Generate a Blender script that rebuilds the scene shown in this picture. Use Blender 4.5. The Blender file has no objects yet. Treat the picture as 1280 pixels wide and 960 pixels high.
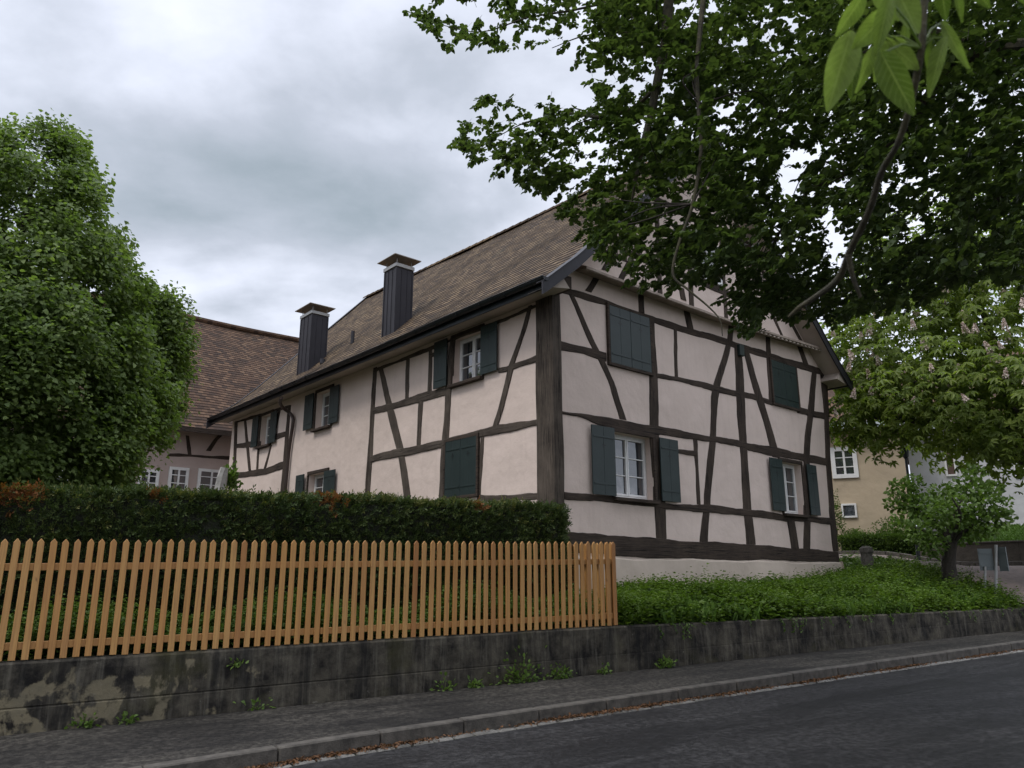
import bpy, math, random
import numpy as np
from mathutils import Matrix, Vector
random.seed(7)
rng = np.random.default_rng(11)
R = math.radians
S = bpy.context.scene
COL = S.collection

# ------------------------------------------------------------------ camera, world, sun, exposure
F, HY = 950.0, 720.0
PITCH = math.atan((HY - 480) / F)
cam = bpy.data.cameras.new('camera')
camo = bpy.data.objects.new('camera', cam)
COL.objects.link(camo)
camo.location = (0, 0, 0)
camo.rotation_euler = (math.pi / 2 + PITCH, 0, 0)
cam.sensor_width = 36
cam.lens = 36 * F / 1280
cam.clip_start = 0.05
cam.clip_end = 3000
cam.dof.use_dof = True
cam.dof.focus_distance = 13
cam.dof.aperture_fstop = 7.0
S.camera = camo
S.view_settings.view_transform = 'Standard'
S.view_settings.look = 'None'
S.view_settings.gamma = 1
S.view_settings.exposure = 1.0

SUN_EL, SUN_AZ = 58, 235            # sun behind thick cloud, high and behind-left of the camera
w = bpy.data.worlds.new('World')
S.world = w
w.use_nodes = True
nt = w.node_tree
nt.nodes.clear()


def NN(nt, t, **kw):
    n = nt.nodes.new(t)
    for k, v in kw.items():
        if k.startswith('i_'):
            n.inputs[k[2:].replace('_', ' ')].default_value = v
        else:
            setattr(n, k, v)
    return n


def LK(nt, a, b):
    nt.links.new(a, b)


def mathn(nt, op, a, b=None, c=None, clamp=False):
    n = nt.nodes.new('ShaderNodeMath')
    n.operation = op
    n.use_clamp = clamp
    for i, v in enumerate((a, b, c)):
        if v is None:
            continue
        if hasattr(v, 'is_linked'):
            nt.links.new(v, n.inputs[i])
        else:
            n.inputs[i].default_value = v
    return n.outputs[0]


def ramp(nt, fac, stops, interp='LINEAR'):
    n = nt.nodes.new('ShaderNodeValToRGB')
    n.color_ramp.interpolation = interp
    el = n.color_ramp.elements
    while len(el) < len(stops):
        el.new(0.5)
    for e, (p, c) in zip(el, stops):
        e.position = p
        e.color = (c[0], c[1], c[2], 1) if hasattr(c, '__len__') else (c, c, c, 1)
    if fac is not None:
        nt.links.new(fac, n.inputs[0])
    return n.outputs[0]


def mixc(nt, fac, a, b, mode='MIX'):
    n = nt.nodes.new('ShaderNodeMix')
    n.data_type = 'RGBA'
    n.blend_type = mode
    for sock, v in ((n.inputs[0], fac), (n.inputs[6], a), (n.inputs[7], b)):
        if hasattr(v, 'is_linked'):
            nt.links.new(v, sock)
        elif hasattr(v, '__len__'):
            sock.default_value = (v[0], v[1], v[2], 1)
        else:
            sock.default_value = v
    return n.outputs[2]


def noise(nt, vec, scale, detail=4, rough=0.55, dist=0.0):
    n = nt.nodes.new('ShaderNodeTexNoise')
    n.inputs['Scale'].default_value = scale
    n.inputs['Detail'].default_value = detail
    n.inputs['Roughness'].default_value = rough
    n.inputs['Distortion'].default_value = dist
    if vec is not None:
        nt.links.new(vec, n.inputs['Vector'])
    return n.outputs['Fac']


def mapping(nt, vec, sc=(1, 1, 1), rot=(0, 0, 0), loc=(0, 0, 0)):
    m = nt.nodes.new('ShaderNodeMapping')
    m.inputs['Scale'].default_value = sc
    m.inputs['Rotation'].default_value = rot
    m.inputs['Location'].default_value = loc
    nt.links.new(vec, m.inputs['Vector'])
    return m.outputs[0]


def build_world():
    sky = NN(nt, 'ShaderNodeTexSky')
    sky.sky_type = 'NISHITA'
    sky.sun_disc = False
    sky.sun_elevation = R(SUN_EL)
    sky.sun_rotation = R(SUN_AZ)
    tc = NN(nt, 'ShaderNodeTexCoord')
    d = tc.outputs['Generated']
    sep = NN(nt, 'ShaderNodeSeparateXYZ')
    LK(nt, d, sep.inputs[0])
    z = mathn(nt, 'MAXIMUM', sep.outputs[2], 0.0)
    # project the direction on a cloud layer so the cloud forms stretch towards the horizon
    den = mathn(nt, 'ADD', z, 0.28)
    px = mathn(nt, 'DIVIDE', sep.outputs[0], den)
    py = mathn(nt, 'DIVIDE', sep.outputs[1], den)
    cmb = NN(nt, 'ShaderNodeCombineXYZ')
    LK(nt, px, cmb.inputs[0])
    LK(nt, py, cmb.inputs[1])
    n1 = noise(nt, mapping(nt, cmb.outputs[0], (1, 1.5, 1), loc=(3.1, 1.7, 0)), 1.5, 9, 0.52, 0.25)
    n2 = noise(nt, mapping(nt, cmb.outputs[0], (1, 1, 1), loc=(8, 5, 0)), 3.6, 7, 0.55, 0.1)
    t = mathn(nt, 'ADD', mathn(nt, 'MULTIPLY', n1, 0.85), mathn(nt, 'SUBTRACT', mathn(nt, 'MULTIPLY', n2, 0.42), 0.135))

    def blob(x, y, wd, k, flat=1.0):
        v = ray(x, y)
        v = v / np.linalg.norm(v)
        dz = mathn(nt, 'MULTIPLY', mathn(nt, 'SUBTRACT', sep.outputs[2], float(v[2])), flat)
        dx = mathn(nt, 'SUBTRACT', sep.outputs[0], float(v[0]))
        dy = mathn(nt, 'SUBTRACT', sep.outputs[1], float(v[1]))
        q = mathn(nt, 'ADD', mathn(nt, 'MULTIPLY', dz, dz), mathn(nt, 'ADD', mathn(nt, 'MULTIPLY', dx, dx), mathn(nt, 'MULTIPLY', dy, dy)))
        e = mathn(nt, 'POWER', 2.718, mathn(nt, 'MULTIPLY', q, -1.0 / (wd * wd)))
        return mathn(nt, 'MULTIPLY', e, k)
    for b in BLOBS:
        t = mathn(nt, 'ADD', t, blob(*b))
    cl = ramp(nt, t, [(0.14, (0.20, 0.235, 0.265)), (0.34, (0.315, 0.34, 0.39)), (0.50, (0.475, 0.50, 0.57)), (0.66, (0.62, 0.64, 0.715)), (0.84, (0.78, 0.79, 0.85))])
    up = mathn(nt, 'SMOOTH_MIN', mathn(nt, 'MULTIPLY', mathn(nt, 'MAXIMUM', mathn(nt, 'SUBTRACT', z, 0.66), 0), 7.0), 2.7, 0.3)
    gain = mathn(nt, 'MULTIPLY', mathn(nt, 'ADD', up, 1.0), 9.5)
    vm = NN(nt, 'ShaderNodeVectorMath', operation='SCALE')
    LK(nt, cl, vm.inputs[0])
    LK(nt, gain, vm.inputs['Scale'])
    out = mixc(nt, 0.94, sky.outputs[0], vm.outputs[0])
    bg = NN(nt, 'ShaderNodeBackground')
    LK(nt, out, bg.inputs[0])
    bg.inputs[1].default_value = 0.1
    wo = NN(nt, 'ShaderNodeOutputWorld')
    LK(nt, bg.outputs[0], wo.inputs[0])


def ray(x, y):
    cx = (x - 640) / F
    cy = -(y - 480) / F
    return np.array([cx, math.cos(PITCH) - cy * math.sin(PITCH), math.sin(PITCH) + cy * math.cos(PITCH)])


# soft cloud masses, by direction: (where, width, lighter/darker, flattening)
BLOBS = [(330, 290, 0.36, -0.34, 1.9), (560, 330, 0.2, -0.10, 2.2), (200, 50, 0.12, 0.11, 1.0), (330, 392, 0.36, 0.26, 4.5), (130, 260, 0.25, -0.02, 1.0),
         (660, 240, 0.25, 0.12, 1.0), (60, 20, 0.3, 0.02, 1.0)]
build_world()

sl = bpy.data.lights.new('sun', 'SUN')
sl.energy = 0.8
sl.angle = R(18)
sl.color = (1, 0.96, 0.9)
so = bpy.data.objects.new('sun', sl)
COL.objects.link(so)
so.rotation_euler = (R(90 - SUN_EL), 0, R(180 - SUN_AZ))

# ------------------------------------------------------------------ geometry helpers
FO = np.array([1.53, 11.38])                                   # corner of the picket fence
u_ = np.array([math.sin(R(61)), math.cos(R(61))])              # along the street wall, uphill
n_ = np.array([-u_[1], u_[0]])                                 # away from the street
g_ = np.array([math.sin(R(49.3)), math.cos(R(49.3))])          # along the gable
l_ = np.array([-g_[1], g_[0]])                                 # along the long side
HC = np.array([0.74243, 13.47957])                             # corner of the house


def hit(x, y, P0, nn):
    r = ray(x, y)
    return r * ((P0 @ nn) / (r[:2] @ nn))


def gab(x, y, off=0.0):
    P = hit(x, y, HC - off * l_, l_)
    return float((P[:2] - HC) @ g_), float(P[2])


def lef(x, y, off=0.0):
    P = hit(x, y, HC - off * g_, g_)
    return float((P[:2] - HC) @ l_), float(P[2])


def pt(x, y, D):
    r = ray(x, y)
    return r / math.hypot(r[0], r[1]) * D


def SN(s, n, z=0.0):
    p = FO + s * u_ + n * n_
    return np.array([p[0], p[1], z])


def HV(v, l, z):                                               # house coordinates -> world
    p = HC + v * g_ + l * l_
    return np.array([p[0], p[1], z])


def walk_z(s):
    s = np.clip(s, -40, 60)
    return -1.31 + 0.0225 * s


ORG = {}


def tag(o, label=None, cat=None, group=None, kind=None):
    if label: o['label'] = label
    if cat: o['category'] = cat
    if group: o['group'] = group
    if kind: o['kind'] = kind
    return o


def thing(name, loc, label, cat, group=None):
    o = bpy.data.objects.new(name, None)
    COL.objects.link(o)
    o.empty_display_size = 0.2
    o.location = [float(a) for a in loc]
    ORG[o.name] = np.array(loc, float)
    return tag(o, label, cat, group)


def mesh(name, V, Fc, m, parent=None, loc=None, smooth=False, uv=None, fcol=None, label=None):
    V = np.asarray(V, float).reshape(-1, 3)
    if parent is not None:
        org = ORG[parent.name]
    else:
        org = np.array(loc if loc is not None else (0, 0, 0), float)
    V = V - org
    me = bpy.data.meshes.new(name)
    if isinstance(Fc, np.ndarray):
        nf, k = Fc.shape
        me.vertices.add(len(V))
        me.vertices.foreach_set('co', V.ravel())
        me.loops.add(nf * k)
        me.loops.foreach_set('vertex_index', Fc.ravel().astype(np.int32))
        me.polygons.add(nf)
        me.polygons.foreach_set('loop_start', np.arange(0, nf * k, k, dtype=np.int32))
        me.polygons.foreach_set('loop_total', np.full(nf, k, dtype=np.int32))
        me.update(calc_edges=True)
    else:
        me.from_pydata([tuple(v) for v in V], [], [tuple(int(i) for i in f) for f in Fc])
        me.update()
    if uv is not None:                                          # per-vertex uv
        L = me.uv_layers.new(name='UVMap')
        idx = np.zeros(len(me.loops), np.int32)
        me.loops.foreach_get('vertex_index', idx)
        L.data.foreach_set('uv', np.asarray(uv, float)[idx].ravel())
    if smooth:
        me.polygons.foreach_set('use_smooth', np.ones(len(me.polygons), bool))
    me.materials.append(m)
    o = bpy.data.objects.new(name, me)
    COL.objects.link(o)
    if parent is not None:
        o.parent = parent
    else:
        o.location = org
    ORG[o.name] = org
    if label: o['label'] = label
    return o


class MB:
    def __init__(s):
        s.V = []; s.F = []; s.UV = []

    def add(s, V, Fc, uv=None):
        b = len(s.V)
        s.V += [tuple(v) for v in V]
        s.F += [tuple(i + b for i in f) for f in Fc]
        s.UV += [tuple(a) for a in uv] if uv is not None else [(v[0] + v[1], v[2]) for v in V]

    def box(s, c, ax, ay, az, hx, hy, hz, bev=0.0):
        """box with centre c, unit axes and half sizes; bev chamfers the vertical silhouette slightly"""
        c, ax, ay, az = (np.asarray(q, float) for q in (c, ax, ay, az))
        if bev <= 0:
            V = [c + ax * hx * i + ay * hy * j + az * hz * k for k in (-1, 1) for j in (-1, 1) for i in (-1, 1)]
            Fc = [(0, 2, 3, 1), (4, 5, 7, 6), (0, 1, 5, 4), (2, 6, 7, 3), (0, 4, 6, 2), (1, 3, 7, 5)]
            s.add(V, Fc)
            return
        V = []
        for i in (-1, 1):
            for j in (-1, 1):
                for k in (-1, 1):
                    V.append(c + ax * (hx - bev) * i + ay * (hy - bev) * j + az * hz * k)
                    V.append(c + ax * (hx - bev) * i + ay * hy * j + az * (hz - bev) * k)
                    V.append(c + ax * hx * i + ay * (hy - bev) * j + az * (hz - bev) * k)
        def id(i, j, k, t): return ((((i + 1) // 2) * 2 + (j + 1) // 2) * 2 + (k + 1) // 2) * 3 + t
        Fc = []
        for k in (-1, 1):
            f = [id(-1, -1, k, 0), id(1, -1, k, 0), id(1, 1, k, 0), id(-1, 1, k, 0)]; Fc.append(f)
        for j in (-1, 1):
            Fc.append([id(-1, j, -1, 1), id(1, j, -1, 1), id(1, j, 1, 1), id(-1, j, 1, 1)])
        for i in (-1, 1):
            Fc.append([id(i, -1, -1, 2), id(i, 1, -1, 2), id(i, 1, 1, 2), id(i, -1, 1, 2)])
        for j in (-1, 1):
            for k in (-1, 1):
                Fc.append([id(-1, j, k, 0), id(1, j, k, 0), id(1, j, k, 1), id(-1, j, k, 1)])
        for i in (-1, 1):
            for k in (-1, 1):
                Fc.append([id(i, -1, k, 0), id(i, 1, k, 0), id(i, 1, k, 2), id(i, -1, k, 2)])
        for i in (-1, 1):
            for j in (-1, 1):
                Fc.append([id(i, j, -1, 1), id(i, j, 1, 1), id(i, j, 1, 2), id(i, j, -1, 2)])
        for i in (-1, 1):
            for j in (-1, 1):
                for k in (-1, 1):
                    Fc.append([id(i, j, k, 0), id(i, j, k, 1), id(i, j, k, 2)])
        s.add(V, Fc)

    def tube(s, pts, rad, seg=8, cap=True):
        pts = [np.asarray(p, float) for p in pts]
        n = len(pts)
        if not hasattr(rad, '__len__'):
            rad = [rad] * n
        rad = np.interp(np.linspace(0, 1, n), np.linspace(0, 1, len(rad)), rad)
        b = len(s.V)
        up = np.array([0.3, 0.2, 1.0])
        L = 0
        for i, p in enumerate(pts):
            t = pts[min(i + 1, n - 1)] - pts[max(i - 1, 0)]
            t = t / (np.linalg.norm(t) + 1e-9)
            a = np.cross(t, up)
            if np.linalg.norm(a) < 0.1:
                a = np.cross(t, (1, 0, 0))
            a /= np.linalg.norm(a)
            c = np.cross(t, a)
            if i: L += np.linalg.norm(p - pts[i - 1])
            for k in range(seg):
                th = 2 * math.pi * k / seg
                s.V.append(tuple(p + rad[i] * (a * math.cos(th) + c * math.sin(th))))
                s.UV.append((L, rad[i] * 6.28 * k / seg))
        for i in range(n - 1):
            for k in range(seg):
                k2 = (k + 1) % seg
                s.F.append((b + i * seg + k, b + i * seg + k2, b + (i + 1) * seg + k2, b + (i + 1) * seg + k))
        if cap:
            s.F.append(tuple(b + k for k in range(seg))[::-1])
            s.F.append(tuple(b + (n - 1) * seg + k for k in range(seg)))

    def prism(s, P, Q):
        """solid between two equal polygons"""
        n = len(P)
        s.add(list(P) + list(Q), [tuple(range(n))[::-1], tuple(range(n, 2 * n))] + [(i, (i + 1) % n, n + (i + 1) % n, n + i) for i in range(n)])

    def build(s, name, m, parent=None, loc=None, smooth=False, label=None):
        return mesh(name, s.V, s.F, m, parent, loc, smooth, s.UV, label=label)


def smooth_path(pts, k=5):
    """Catmull-Rom"""
    pts = [np.asarray(p, float) for p in pts]
    P = [2 * pts[0] - pts[1]] + pts + [2 * pts[-1] - pts[-2]]
    out = []
    for i in range(1, len(P) - 2):
        for t in np.linspace(0, 1, k, endpoint=False):
            a, b, c, d = P[i - 1], P[i], P[i + 1], P[i + 2]
            out.append(0.5 * ((2 * b) + (c - a) * t + (2 * a - 5 * b + 4 * c - d) * t * t + (3 * b - a - 3 * c + d) * t ** 3))
    out.append(pts[-1])
    return out


# ------------------------------------------------------------------ materials
def new_mat(name):
    m = bpy.data.materials.new(name)
    m.use_nodes = True
    t = m.node_tree
    b = t.nodes['Principled BSDF']
    return m, t, b


def bump(t, b, h, strength=0.3, dist=0.01):
    n = t.nodes.new('ShaderNodeBump')
    n.inputs['Strength'].default_value = strength
    n.inputs['Distance'].default_value = dist
    t.links.new(h, n.inputs['Height'])
    t.links.new(n.outputs[0], b.inputs['Normal'])
    return n


def objco(t):
    return t.nodes.new('ShaderNodeTexCoord').outputs['Object']


def uvco(t):
    return t.nodes.new('ShaderNodeTexCoord').outputs['UV']


def simple(name, c1, c2=None, scale=3, rough=0.7, bs=0.2, bscale=40, bd=0.005, metal=0, spec=0.5):
    m, t, b = new_mat(name)
    o = objco(t)
    c2 = c2 or tuple(x * 0.75 for x in c1)
    f = ramp(t, noise(t, o, scale, 6, 0.6), [(0.3, 0), (0.7, 1)])
    t.links.new(mixc(t, f, c1, c2), b.inputs['Base Color'])
    b.inputs['Roughness'].default_value = rough
    b.inputs['Metallic'].default_value = metal
    b.inputs['Specular IOR Level'].default_value = spec
    if bs:
        bump(t, b, noise(t, o, bscale, 5, 0.6), bs, bd)
    return m


def plaster_mat(name, c1, c2, dirt=(0.30, 0.24, 0.19), dz=(-0.3, 0.9)):
    m, t, b = new_mat(name)
    geo = t.nodes.new('ShaderNodeNewGeometry').outputs['Position']
    f = ramp(t, noise(t, geo, 1.1, 8, 0.62), [(0.3, 0), (0.72, 1)])
    col = mixc(t, f, c1, c2)
    # fine run marks
    st = ramp(t, noise(t, mapping(t, geo, (3.5, 3.5, 0.35)), 2.0, 6, 0.65), [(0.52, 0), (0.8, 1)])
    col = mixc(t, mathn(t, 'MULTIPLY', st, 0.16), col, dirt)
    sp = t.nodes.new('ShaderNodeSeparateXYZ'); t.links.new(geo, sp.inputs[0])
    low = t.nodes.new('ShaderNodeMapRange'); t.links.new(sp.outputs[2], low.inputs[0])
    low.inputs[1].default_value = dz[1]; low.inputs[2].default_value = dz[0]
    sm = mathn(t, 'MULTIPLY', low.outputs[0], ramp(t, noise(t, geo, 2.6, 6, 0.6), [(0.35, 0.1), (0.7, 1)]))
    col = mixc(t, mathn(t, 'MULTIPLY', sm, 0.55), col, dirt)
    sp2 = ramp(t, noise(t, geo, 14, 3, 0.5), [(0.70, 0), (0.78, 1)])
    col = mixc(t, mathn(t, 'MULTIPLY', sp2, 0.25), col, dirt)
    t.links.new(col, b.inputs['Base Color'])
    b.inputs['Roughness'].default_value = 0.92
    b.inputs['Specular IOR Level'].default_value = 0.2
    h = mathn(t, 'ADD', mathn(t, 'MULTIPLY', noise(t, geo, 1.6, 3, 0.5), 1.0), mathn(t, 'MULTIPLY', noise(t, geo, 30, 6, 0.65), 0.10))
    bump(t, b, h, 0.9, 0.05)
    return m


def timber_mat(name, c1, c2, k=1.0):
    m, t, b = new_mat(name)
    uv = uvco(t)
    geo = t.nodes.new('ShaderNodeNewGeometry').outputs['Position']
    g1 = noise(t, mapping(t, uv, (2.0, 38, 1)), 1.0, 8, 0.7, 0.4)
    g2 = noise(t, geo, 2.0, 5, 0.6)
    f = ramp(t, mathn(t, 'ADD', mathn(t, 'MULTIPLY', g1, 0.6), mathn(t, 'MULTIPLY', g2, 0.4)), [(0.40, 0), (0.60, 1)])
    col = mixc(t, f, c1, c2)
    crack = ramp(t, noise(t, mapping(t, uv, (1.3, 26, 1), loc=(4, 2, 0)), 1.0, 4, 0.6, 0.6), [(0.34, 1), (0.42, 0)])
    col = mixc(t, mathn(t, 'MULTIPLY', crack, 0.9), col, (0.008, 0.006, 0.005))
    lt = ramp(t, noise(t, geo, 0.9, 6, 0.7), [(0.5, 0), (0.75, 1)])
    col = mixc(t, mathn(t, 'MULTIPLY', lt, 0.25 * k), col, tuple(x * 2.2 for x in c2))
    t.links.new(col, b.inputs['Base Color'])
    b.inputs['Roughness'].default_value = 0.85
    b.inputs['Specular IOR Level'].default_value = 0.25
    bump(t, b, mathn(t, 'SUBTRACT', g1, crack), 0.6, 0.012)
    return m


def tile_mat(name, cols, bw=0.17, rh=0.17, big=0.5):
    m, t, b = new_mat(name)
    uv = uvco(t)
    br = t.nodes.new('ShaderNodeTexBrick')
    t.links.new(uv, br.inputs['Vector'])
    br.offset = 0.5
    br.inputs['Color1'].default_value = (0, 0, 0, 1)
    br.inputs['Color2'].default_value = (1, 1, 1, 1)
    br.inputs['Mortar'].default_value = (0.5, 0.5, 0.5, 1)
    br.inputs['Scale'].default_value = 1.0
    br.inputs['Mortar Size'].default_value = 0.006
    br.inputs['Bias'].default_value = 0.0
    br.inputs['Brick Width'].default_value = bw
    br.inputs['Row Height'].default_value = rh
    nz = noise(t, uv, 0.45, 7, 0.65)
    nf = noise(t, uv, 9.0, 3, 0.6)
    f = mathn(t, 'ADD', mathn(t, 'MULTIPLY', br.outputs['Color'], 0.45), mathn(t, 'ADD', mathn(t, 'MULTIPLY', nz, big), mathn(t, 'MULTIPLY', nf, 0.25)))
    col = ramp(t, f, [(0.25, cols[0]), (0.45, cols[1]), (0.62, cols[2]), (0.85, cols[3])])
    col = mixc(t, mathn(t, 'MULTIPLY', br.outputs['Fac'], 0.85), col, (0.015, 0.012, 0.01))
    moss = ramp(t, noise(t, mapping(t, uv, (0.9, 0.35, 1)), 1.7, 7, 0.7), [(0.55, 0), (0.75, 1)])
    col = mixc(t, mathn(t, 'MULTIPLY', moss, 0.45), col, (0.035, 0.034, 0.022))
    t.links.new(col, b.inputs['Base Color'])
    b.inputs['Roughness'].default_value = 0.85
    b.inputs['Specular IOR Level'].default_value = 0.3
    bump(t, b, mathn(t, 'SUBTRACT', mathn(t, 'MULTIPLY', nf, 0.4), br.outputs['Fac']), 0.8, 0.012)
    return m


def leaf_mat(name, c1, c2, c3=None, trans=0.35, rough=0.45, clump=0.7, back=None):
    m, t, b = new_mat(name)
    g = t.nodes.new('ShaderNodeNewGeometry')
    f = g.outputs['Random Per Island']
    col = mixc(t, f, c1, c2)
    nz = ramp(t, noise(t, g.outputs['Position'], clump, 4, 0.6), [(0.4, 0), (0.65, 1)])
    if c3:
        col = mixc(t, mathn(t, 'MULTIPLY', nz, 0.8), col, c3)
    t.links.new(col, b.inputs['Base Color'])
    b.inputs['Roughness'].default_value = rough
    b.inputs['Specular IOR Level'].default_value = 0.22
    tr = t.nodes.new('ShaderNodeBsdfTranslucent')
    sc = t.nodes.new('ShaderNodeVectorMath'); sc.operation = 'MULTIPLY'
    t.links.new(col, sc.inputs[0]); sc.inputs[1].default_value = (1.5, 1.7, 0.7)
    t.links.new(sc.outputs[0], tr.inputs[0])
    mx = t.nodes.new('ShaderNodeMixShader')
    mx.inputs[0].default_value = trans
    t.links.new(b.outputs[0], mx.inputs[1]); t.links.new(tr.outputs[0], mx.inputs[2])
    t.links.new(mx.outputs[0], t.nodes['Material Output'].inputs[0])
    return m


def asphalt_mat(name, c1, c2, rough, streak):
    m, t, b = new_mat(name)
    geo = t.nodes.new('ShaderNodeNewGeometry').outputs['Position']
    al = mapping(t, geo, (1, 1, 1), (0, 0, -R(29)))           # x along the street
    st = noise(t, mapping(t, al, (0.16, 1.5, 1)), 1.0, 8, 0.70, 0.6)
    big = noise(t, geo, 0.7, 6, 0.65)
    f = ramp(t, mathn(t, 'ADD', mathn(t, 'MULTIPLY', st, streak), mathn(t, 'MULTIPLY', big, 1 - streak)), [(0.42, 0), (0.58, 1)])
    fine = noise(t, geo, 16, 8, 0.80)
    col = mixc(t, f, c1, c2)
    b.inputs['Specular IOR Level'].default_value = 0.22
    grit = ramp(t, fine, [(0.41, 0.35), (0.5, 0.95), (0.59, 2.0)])
    col = mixc(t, 1.0, col, grit, 'MULTIPLY')
    spk = ramp(t, noise(t, geo, 45, 2, 0.5), [(0.73, 0), (0.77, 1)])
    col = mixc(t, mathn(t, 'MULTIPLY', spk, 0.35), col, (0.13, 0.12, 0.11))
    t.links.new(col, b.inputs['Base Color'])
    vo = t.nodes.new('ShaderNodeTexVoronoi'); vo.feature = 'DISTANCE_TO_EDGE'; vo.inputs['Scale'].default_value = 0.55
    wv = t.nodes.new('ShaderNodeVectorMath'); wv.operation = 'ADD'
    nzv = t.nodes.new('ShaderNodeTexNoise'); nzv.inputs['Scale'].default_value = 2.2; nzv.inputs['Detail'].default_value = 6; t.links.new(geo, nzv.inputs['Vector'])
    t.links.new(geo, wv.inputs[0]); t.links.new(nzv.outputs['Color'], wv.inputs[1]); t.links.new(wv.outputs[0], vo.inputs['Vector'])
    ck = ramp(t, vo.outputs['Distance'], [(0.0, 1), (0.010, 0)])
    gate = ramp(t, noise(t, geo, 0.5, 3, 0.5), [(0.50, 0), (0.58, 1)])
    col2 = mixc(t, mathn(t, 'MULTIPLY', mathn(t, 'MULTIPLY', ck, gate), 0.7), col, (0.003, 0.003, 0.003))
    t.links.new(col2, b.inputs['Base Color'])
    rr = ramp(t, f, [(0, rough), (1, rough + 0.12)])
    t.links.new(rr, b.inputs['Roughness'])
    bump(t, b, fine, 0.6, 0.02)
    return m


def stained_concrete():
    m, t, b = new_mat('stained_concrete')
    geo = t.nodes.new('ShaderNodeNewGeometry').outputs['Position']
    uv = uvco(t)                                               # x along wall (s), y height above the pavement
    sx = t.nodes.new('ShaderNodeSeparateXYZ'); t.links.new(uv, sx.inputs[0])
    s, h = sx.outputs[0], sx.outputs[1]
    bare = noise(t, mapping(t, uv, (2.2, 1.7, 1)), 1.7, 9, 0.55, 0.2)
    left = t.nodes.new('ShaderNodeMapRange'); t.links.new(s, left.inputs[0])
    left.inputs[1].default_value = -4.2; left.inputs[2].default_value = -6.2
    left.inputs[3].default_value = -0.20; left.inputs[4].default_value = 0.035
    hh = t.nodes.new('ShaderNodeMapRange'); t.links.new(h, hh.inputs[0])
    hh.inputs[1].default_value = 0.62; hh.inputs[2].default_value = 0.4
    hh.inputs[3].default_value = -0.16; hh.inputs[4].default_value = 0.02
    k = mathn(t, 'ADD', mathn(t, 'ADD', bare, left.outputs[0]), hh.outputs[0])
    pale = ramp(t, k, [(0.53, 0), (0.58, 1)])
    base = mixc(t, ramp(t, noise(t, geo, 3.5, 10, 0.72), [(0.38, 0), (0.62, 1)]), (0.008, 0.007, 0.006), (0.068, 0.060, 0.045))
    run = ramp(t, noise(t, mapping(t, uv, (7.0, 0.5, 1)), 1.6, 7, 0.7, 0.3), [(0.50, 0), (0.72, 1)])
    base = mixc(t, mathn(t, 'MULTIPLY', run, 0.55), base, (0.15, 0.138, 0.110))
    run2 = ramp(t, noise(t, mapping(t, uv, (4.0, 0.4, 1), loc=(9, 3, 0)), 1.4, 7, 0.7, 0.3), [(0.50, 0), (0.64, 1)])
    base = mixc(t, mathn(t, 'MULTIPLY', run2, 0.75), base, (0.006, 0.006, 0.006))
    moss = ramp(t, noise(t, mapping(t, uv, (1, 1, 1), loc=(2, 7, 0)), 1.1, 6, 0.6), [(0.55, 0), (0.7, 1)])
    base = mixc(t, mathn(t, 'MULTIPLY', moss, 0.6), base, (0.045, 0.042, 0.014))
    palec = mixc(t, noise(t, geo, 6, 5, 0.6), (0.20, 0.165, 0.10), (0.11, 0.10, 0.072))
    col = mixc(t, mathn(t, 'MULTIPLY', pale, 0.9), base, palec)
    spot = ramp(t, noise(t, geo, 17, 4, 0.6), [(0.68, 0), (0.74, 1)])
    col = mixc(t, mathn(t, 'MULTIPLY', spot, 0.5), col, (0.20, 0.19, 0.16))
    t.links.new(col, b.inputs['Base Color'])
    b.inputs['Roughness'].default_value = 0.9
    b.inputs['Specular IOR Level'].default_value = 0.25
    hgt = mathn(t, 'ADD', mathn(t, 'MULTIPLY', noise(t, geo, 5, 8, 0.7), 1.0), mathn(t, 'MULTIPLY', pale, -0.15))
    bump(t, b, hgt, 0.6, 0.03)
    return m


def picket_mat():
    m, t, b = new_mat('larch_wood')
    o = objco(t)
    r = t.nodes.new('ShaderNodeObjectInfo').outputs['Random']
    sh = t.nodes.new('ShaderNodeVectorMath'); sh.operation = 'ADD'
    cx = t.nodes.new('ShaderNodeCombineXYZ'); t.links.new(mathn(t, 'MULTIPLY', r, 50), cx.inputs[2]); t.links.new(mathn(t, 'MULTIPLY', r, 20), cx.inputs[0])
    t.links.new(o, sh.inputs[0]); t.links.new(cx.outputs[0], sh.inputs[1])
    gr = noise(t, mapping(t, sh.outputs[0], (60, 60, 2.2)), 1.0, 5, 0.6, 0.6)
    knot = ramp(t, noise(t, mapping(t, sh.outputs[0], (14, 14, 5)), 1.0, 2, 0.5), [(0.70, 0), (0.76, 1)])
    c = ramp(t, r, [(0, (0.37, 0.178, 0.046)), (0.35, (0.42, 0.215, 0.062)), (0.7, (0.45, 0.25, 0.080)), (1, (0.31, 0.135, 0.036))])
    col = mixc(t, mathn(t, 'MULTIPLY', ramp(t, gr, [(0.4, 0), (0.65, 1)]), 0.45), c, (0.20, 0.085, 0.028))
    col = mixc(t, mathn(t, 'MULTIPLY', knot, 0.75), col, (0.13, 0.055, 0.02))
    t.links.new(col, b.inputs['Base Color'])
    b.inputs['Roughness'].default_value = 0.62
    bump(t, b, gr, 0.25, 0.003)
    return m


def glass_mat(name, tint=(0.03, 0.035, 0.04), ior=1.9):
    m, t, b = new_mat(name)
    geo = t.nodes.new('ShaderNodeNewGeometry').outputs['Position']
    b.inputs['Base Color'].default_value = (*tint, 1)
    b.inputs['Roughness'].default_value = 0.03
    b.inputs['IOR'].default_value = ior
    bump(t, b, noise(t, geo, 1.7, 2, 0.5), 0.25, 0.03)
    return m


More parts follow.
